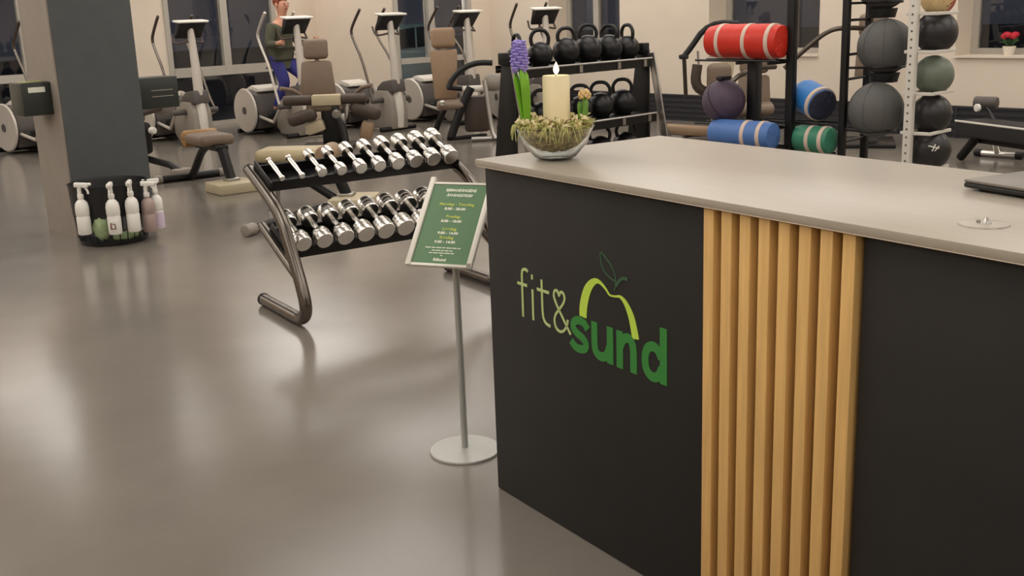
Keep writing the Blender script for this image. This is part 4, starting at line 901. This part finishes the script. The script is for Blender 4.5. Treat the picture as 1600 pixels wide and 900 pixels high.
# carrying arms: (z, x side, width)
for z, s_, reach in ((1.083, -1, 0.20), (0.645, -1, 0.20), (0.492, -1, 0.34), (0.66, 1, 0.20), (0.455, 1, 0.18)):
    for y in (0.05, 0.30):
        b = MB(); b.box((s_ * reach / 2 + 0.015, y, z - 0.006), (reach, 0.018, 0.018)); b.build('arm', 'black_metal', br, smooth=False)
    for x in (0.05, reach - 0.02):
        b = MB(); b.tube([(s_ * x + 0.015, 0.0 if s_ < 0 else -0.26, z + 0.010), (s_ * x + 0.015, 0.66 if s_ < 0 else 0.36, z + 0.010)], 0.008, 6); b.build('rail', 'black_metal', br)
def bag(loc, dirv, R, L, m, endm, lab, straps):
    t = thing('weight_bag', lab, 'weight bag', loc, 0, 'soft weight bags on the rack')
    d = Vector(dirv).normalized()
    b = MB(); n = 9
    b.tube([d * (L * i / (n - 1)) for i in range(n)], [R * 0.90, R, R * 1.0, R * 0.985, R, R * 0.985, R, R * 0.99, R * 0.86], 28); b.build('tube', m, t)
    b = MB(); b.tube([d * 0.004, d * -0.006, d * -0.016, d * -0.02], [R * 0.93, R * 0.90, R * 0.62, R * 0.2], 28); b.build('end_cap', endm, t)
    b = MB()
    for k in range(12):
        a = 2 * PI * k / 12; x, y = frame_from(d); pr = [x * math.cos(a) * R * f + y * math.sin(a) * R * f for f in (0.25, 0.85)]
        b.tube([pr[0] + d * -0.020, pr[1] + d * -0.010], 0.0025, 4)
    b.build('end_seam', endm, t)
    x, y = frame_from(d)
    for f in straps:
        b = MB(); b.tube([d * (L * f - 0.015), d * (L * f - 0.013), d * (L * f + 0.013), d * (L * f + 0.015)], [R * 0.99, R * 1.025, R * 1.025, R * 0.99], 32)
        b.build('strap', 'bag_strap', t)
    return t
bag((6.255, 4.035, 1.215), (-0.02, 1, 0.01), 0.117, 0.56, 'red_vinyl', 'red_vinyl', 'bright red weight bag on the highest arms of the rack', (0.10, 0.42, 0.80))
bag((6.12, 4.0, 0.602), (-0.02, 1, 0.0), 0.096, 0.47, 'slate_blue_vinyl', 'slate_blue_vinyl', 'slate blue weight bag low on the rack, behind the counter edge', (0.14, 0.40))
bag((6.40, 3.80, 0.790), (0.45, 1, 0.28), 0.113, 0.24, 'blue_vinyl', 'navy_mesh', 'bright blue weight bag with dark end and pale strap', (0.12,))
bag((6.38, 3.72, 0.562), (0.05, 1, 0.0), 0.092, 0.27, 'green_vinyl', 'green_vinyl', 'green weight bag with pale straps at the bottom right', (0.13, 0.50))
pb = thing('sand_ball', 'dusky purple ball resting behind the rack post under the red bag', 'ball', (6.205, 4.46, 0.81))
b = MB(); b.sph((0, 0, 0), 0.150, 32, 20); b.build('shell', 'purple_rubber', pb)
b = MB(); b.tube([(0.1515 * math.cos(a), 0.1515 * math.sin(a) * 0.5, 0.1515 * math.sin(a) * 0.866) for a in [2 * PI * k / 40 for k in range(40)]], 0.003, 5, closed=True); b.build('seam', 'ball_black', pb)
b = MB(); b.box((0, 0, 0.16), (0.13, 0.05, 0.03), bev=0.012); b.build('handle', 'black_rubber', pb)

# ================================================================== SLAM BALL RACK (black) AND MEDICINE BALL TREE (white)
sr = thing('slam_ball_rack', 'dark brown-black post rack holding the big slam balls', 'rack', (6.42, 3.66, 0))
b = MB(); b.box((0.0, 0.0, 1.05), (0.042, 0.042, 2.10), bev=0.003); b.build('upright', 'black_metal', sr)
b = MB(); b.box((0.35, 0.03, 1.05), (0.042, 0.042, 2.10), bev=0.003); b.build('upright', 'black_metal', sr)
for z in (1.34, 1.12, 0.96, 0.55):
    b = MB(); b.tube([(0, 0, z), (0.35, 0.03, z)], 0.010, 6); b.build('rung', 'black_metal', sr)
b = MB(); b.box((0.18, -0.02, 0.03), (0.46, 0.34, 0.06), bev=0.01); b.build('base', 'black_metal', sr)
SB = [(6.69, 3.56, 1.575), (6.615, 3.485, 1.165), (6.505, 3.473, 0.765)]
for i, (x, y, z) in enumerate(SB):
    lx, ly = x - 6.42, y - 3.66; zr = z - 0.128
    b = MB(); b.tube([(lx + 0.125 * math.cos(a), ly + 0.125 * math.sin(a), zr) for a in [2 * PI * k / 32 for k in range(32)]], 0.009, 6, closed=True); rg = b.build('ball_ring', 'black_metal', sr)
    for p_, q_ in (((0, 0, zr), (lx - 0.115, ly + 0.05, zr)), ((0.35, 0.03, zr), (lx + 0.09, ly + 0.085, zr))):
        b = MB(); b.tube([p_, q_], 0.009, 6); b.build('ring_arm', 'black_metal', rg)
    if i < 2:
        b = MB(); b.tube([(lx, ly, zr - 0.04), (lx, ly, zr - 0.10)], [0.10, 0.085], 20); b.build('cup', 'black_plastic', rg)
    t = thing('slam_ball', 'big dark grey slam ball on the black rack, %s' % ['topmost, cut by the picture edge', 'upper of the two whole ones', 'lower of the two whole ones'][i], 'ball', (x, y, z), 0.4 * i, 'slam balls')
    b = MB(); b.sph((0, 0, 0), 0.176, 40, 24); b.build('shell', 'slam_rubber', t)
    for k in range(4):
        a0 = k * PI / 4; b = MB(); b.tube([(0.1765 * math.cos(a) * math.cos(a0), 0.1765 * math.cos(a) * math.sin(a0), 0.1765 * math.sin(a)) for a in [2 * PI * j / 48 for j in range(48)]], 0.0028, 5, closed=True); b.build('seam', 'slam_rubber', t)
mt = thing('medicine_ball_tree', 'white perforated post with arms holding five medicine balls', 'rack', (6.375, 3.178, 0))
b = MB(); b.box((0, 0, 0.82), (0.05, 0.05, 1.64), bev=0.004); po = b.build('post', 'light_plastic', mt)
for k in range(24):
    b = MB(); b.cyl((-0.0265, 0, 0.42 + k * 0.05), (-0.0245, 0, 0.42 + k * 0.05), 0.007, seg=8); b.build('hole', 'collar_grey', po)
b = MB(); b.box((0.12, 0, 0.02), (0.40, 0.36, 0.04), bev=0.01); b.build('base', 'light_plastic', mt)
PBZ = [1.462, 1.255, 0.993, 0.750, 0.525]
PBM = ['ball_cream', 'ball_black', 'ball_sage', 'ball_black', 'ball_black']
PBL = ['cream medicine ball with red side at the top of the white tree', 'glossy black medicine ball, second from the top of the white tree', 'grey green medicine ball in the middle of the white tree', 'matt black medicine ball, second from the bottom of the white tree', 'black medicine ball with white mark at the bottom of white tree']
PBR = [0.105, 0.130, 0.122, 0.125, 0.132]
for i, z in enumerate(PBZ):
    x, y = 0.185, -0.055; r = PBR[i]; za = z - r * 0.86
    for s_ in (-1, 1):
        b = MB(); b.box((0.155, y + s_ * 0.075, za), (0.29, 0.016, 0.020), bev=0.003); b.build('arm', 'light_plastic', mt)
    b = MB(); b.box((0.018, -0.04, za), (0.02, 0.20, 0.02), bev=0.003); b.build('arm_bracket', 'light_plastic', mt)
    t = thing('medicine_ball', PBL[i], 'ball', (6.375 + x, 3.178 + y, z), 0, 'medicine balls on the white tree')
    b = MB(); b.sph((0, 0, 0), r, 36, 22); b.build('shell', PBM[i], t)
    b = MB(); b.tube([(r * 1.003 * math.cos(a), r * 1.003 * math.sin(a) * 0.4, r * 1.003 * math.sin(a) * 0.917) for a in [2 * PI * k / 44 for k in range(44)]], 0.0025, 5, closed=True); b.build('seam', PBM[i], t)
    if i == 0:
        b = MB(); b.sph((r * 0.42, -r * 0.35, -r * 0.05), r * 0.62, 20, 12)
        for v in b.bm.verts: v.co = v.co.normalized() * r * 1.004 if v.co.length > 0 else v.co
        b.build('red_panel', 'ball_red', t)
    if i == 4:
        dn = Vector((-0.78, -0.60, 0.20)).normalized(); x_, y_ = frame_from(dn); b = MB()
        for (p, q_) in (((-0.035, 0.012), (0.03, -0.004)), ((-0.012, -0.022), (0.008, 0.022)), ((0.004, -0.02), (0.030, 0.010))):
            b.tube([dn * (r * 1.0) + x_ * p[0] + y_ * p[1], dn * (r * 1.01) + x_ * (p[0] + q_[0]) / 2 + y_ * (p[1] + q_[1]) / 2, dn * (r * 1.0) + x_ * q_[0] + y_ * q_[1]], 0.004, 5)
        b.build('white_mark', 'white_plastic', t)

# ================================================================== SIT-UP BENCH AT THE RIGHT
sb = thing('sit_up_bench', 'black padded bench with grey piping at the right edge', 'bench', (9.40, 4.24, 0), -2.02)
b = MB(); pad(b, (0.70, 0.16, 0.315), (1.42, 0.34, 0.14), None, 0.02); b.build('board', 'black_rubber', sb)
b = MB(); b.tube([(0.0, -0.012, 0.380), (1.40, -0.012, 0.380)], 0.010, 6); b.build('piping', 'light_plastic', sb)
b = MB(); b.tube([(0.16, 0.10, 0.25), (-0.06, 0.12, 0.035)], 0.04, 10); b.build('frame_strut', 'black_metal', sb)
b = MB(); b.box((0.65, 0.16, 0.215), (1.2, 0.08, 0.06), bev=0.01); b.build('frame_beam', 'black_metal', sb)
b = MB(); b.tube([(0.12, 0.30, 0.26), (-0.02, 0.44, 0.20), (-0.06, 0.53, 0.04)], 0.03, 10); b.build('leg', 'chrome', sb)
b = MB(); b.tube([(1.2, 0.16, 0.20), (1.25, 0.16, 0.03)], 0.035, 10); b.build('leg', 'chrome', sb)
b = MB(); b.tube([(-0.20, 0.46, 0.034), (0.10, 0.60, 0.034)], 0.028, 10); ft = b.build('cross_foot', 'chrome', sb)
for x, y in ((-0.22, 0.45), (0.12, 0.61)):
    b = MB(); b.cyl((x - 0.03, y - 0.014, 0.036), (x + 0.03, y + 0.014, 0.036), 0.034, seg=12, bev=0.006); b.build('foot_cap', 'black_rubber', ft)
b = MB(); b.tube([(0.16, 0.28, 0.36), (0.04, 0.32, 0.44), (-0.05, 0.33, 0.50)], 0.020, 8); b.build('roller_post', 'black_metal', sb)
b = MB(); b.cyl((-0.14, 0.30, 0.515), (0.04, 0.40, 0.515), 0.055, seg=18, bev=0.015); b.build('foam_roller', 'collar_grey', sb)
b = MB(); b.cyl((-0.045, 0.24, 0.475), (-0.045, 0.27, 0.475), 0.035, seg=14, bev=0.005); b.build('roller_cap', 'white_plastic', sb)

# ================================================================== PLANT ON THE WINDOW SILL
pp = thing('potted_flower', 'red flower in a white pot on the right window sill', 'potted plant', (11.30, 4.60, SILL + 0.02))
b = MB(); b.lathe([(0.0, 0.0), (0.045, 0.0), (0.065, 0.09), (0.058, 0.09), (0.04, 0.02), (0.0, 0.02)], (0, 0, 0), 20); b.build('pot', 'pot_white', pp)
b = MB()
for k in range(9):
    a = k * 0.7; b.tube([(0, 0, 0.05), (0.04 * math.cos(a), 0.04 * math.sin(a), 0.14), (0.09 * math.cos(a), 0.09 * math.sin(a), 0.13 + 0.02 * (k % 3))], [0.006, 0.022, 0.003], 6, flat=0.2)
b.build('leaves', 'foliage', pp)
for k in range(6):
    a = k * PI / 3; b = MB(); b.sph((0.05 * math.cos(a), 0.05 * math.sin(a), 0.19 + 0.015 * (k % 2)), (0.04, 0.04, 0.03), 10, 8); b.build('bloom', 'petal_red', pp)

# ================================================================== CAR AND ADDED LAMP OUTSIDE
car = thing('car', 'pale blue-green parked car seen through the middle window', 'car', (12.0, 16.6, -0.11), 0.35)
prof = [(-2.0, 0.28), (-2.05, 0.62), (-1.75, 0.86), (-0.9, 0.95), (-0.35, 1.38), (0.9, 1.42), (1.5, 1.0), (1.95, 0.88), (2.0, 0.35), (1.7, 0.25), (-1.7, 0.25)]
b = MB(); b.prism(prof, -0.82, 0.82, plane='XZ', bev=0.06); b.build('body', 'car_paint', car)
for s_ in (-1, 1):
    b = MB(); b.prism([(-0.75, 0.96), (-0.30, 1.30), (0.20, 1.33), (0.20, 0.96)], s_ * 0.815, s_ * 0.832, plane='XZ'); b.prism([(0.28, 0.96), (0.28, 1.33), (0.85, 1.34), (1.30, 1.0)], s_ * 0.815, s_ * 0.832, plane='XZ'); b.build('side_window', 'car_glass', car, smooth=False)
    for x in (-1.25, 1.25):
        b = MB(); b.cyl((x, s_ * 0.62, 0.31), (x, s_ * 0.86, 0.31), 0.31, seg=24, bev=0.03); wl = b.build('wheel', 'tyre', car)
        b = MB(); b.cyl((x, s_ * 0.84, 0.31), (x, s_ * 0.868, 0.31), 0.19, seg=20, bev=0.01); b.build('rim', 'satin_steel', wl)
ol = thing('car_fill_lamp', 'unseen lamp added on the outside wall to light the parked car', 'added lamp', (10.3, YB + 0.2, 2.75))  # out of view, added so the car outside is not dark
b = MB(); b.box((0, 0.03, 0), (0.30, 0.06, 0.20), bev=0.01); b.tube([(0, 0.05, 0.02), (0, 0.30, 0.06)], 0.025, 8); b.build('bracket', 'grey_powder', ol)
b = MB(); b.box((0, 0.38, 0.05), (0.40, 0.20, 0.05), E3(-0.5, 0, 0), 0.01); b.build('glowing_head', 'fill_lamp_glow', ol)
bpy.context.view_layer.update()
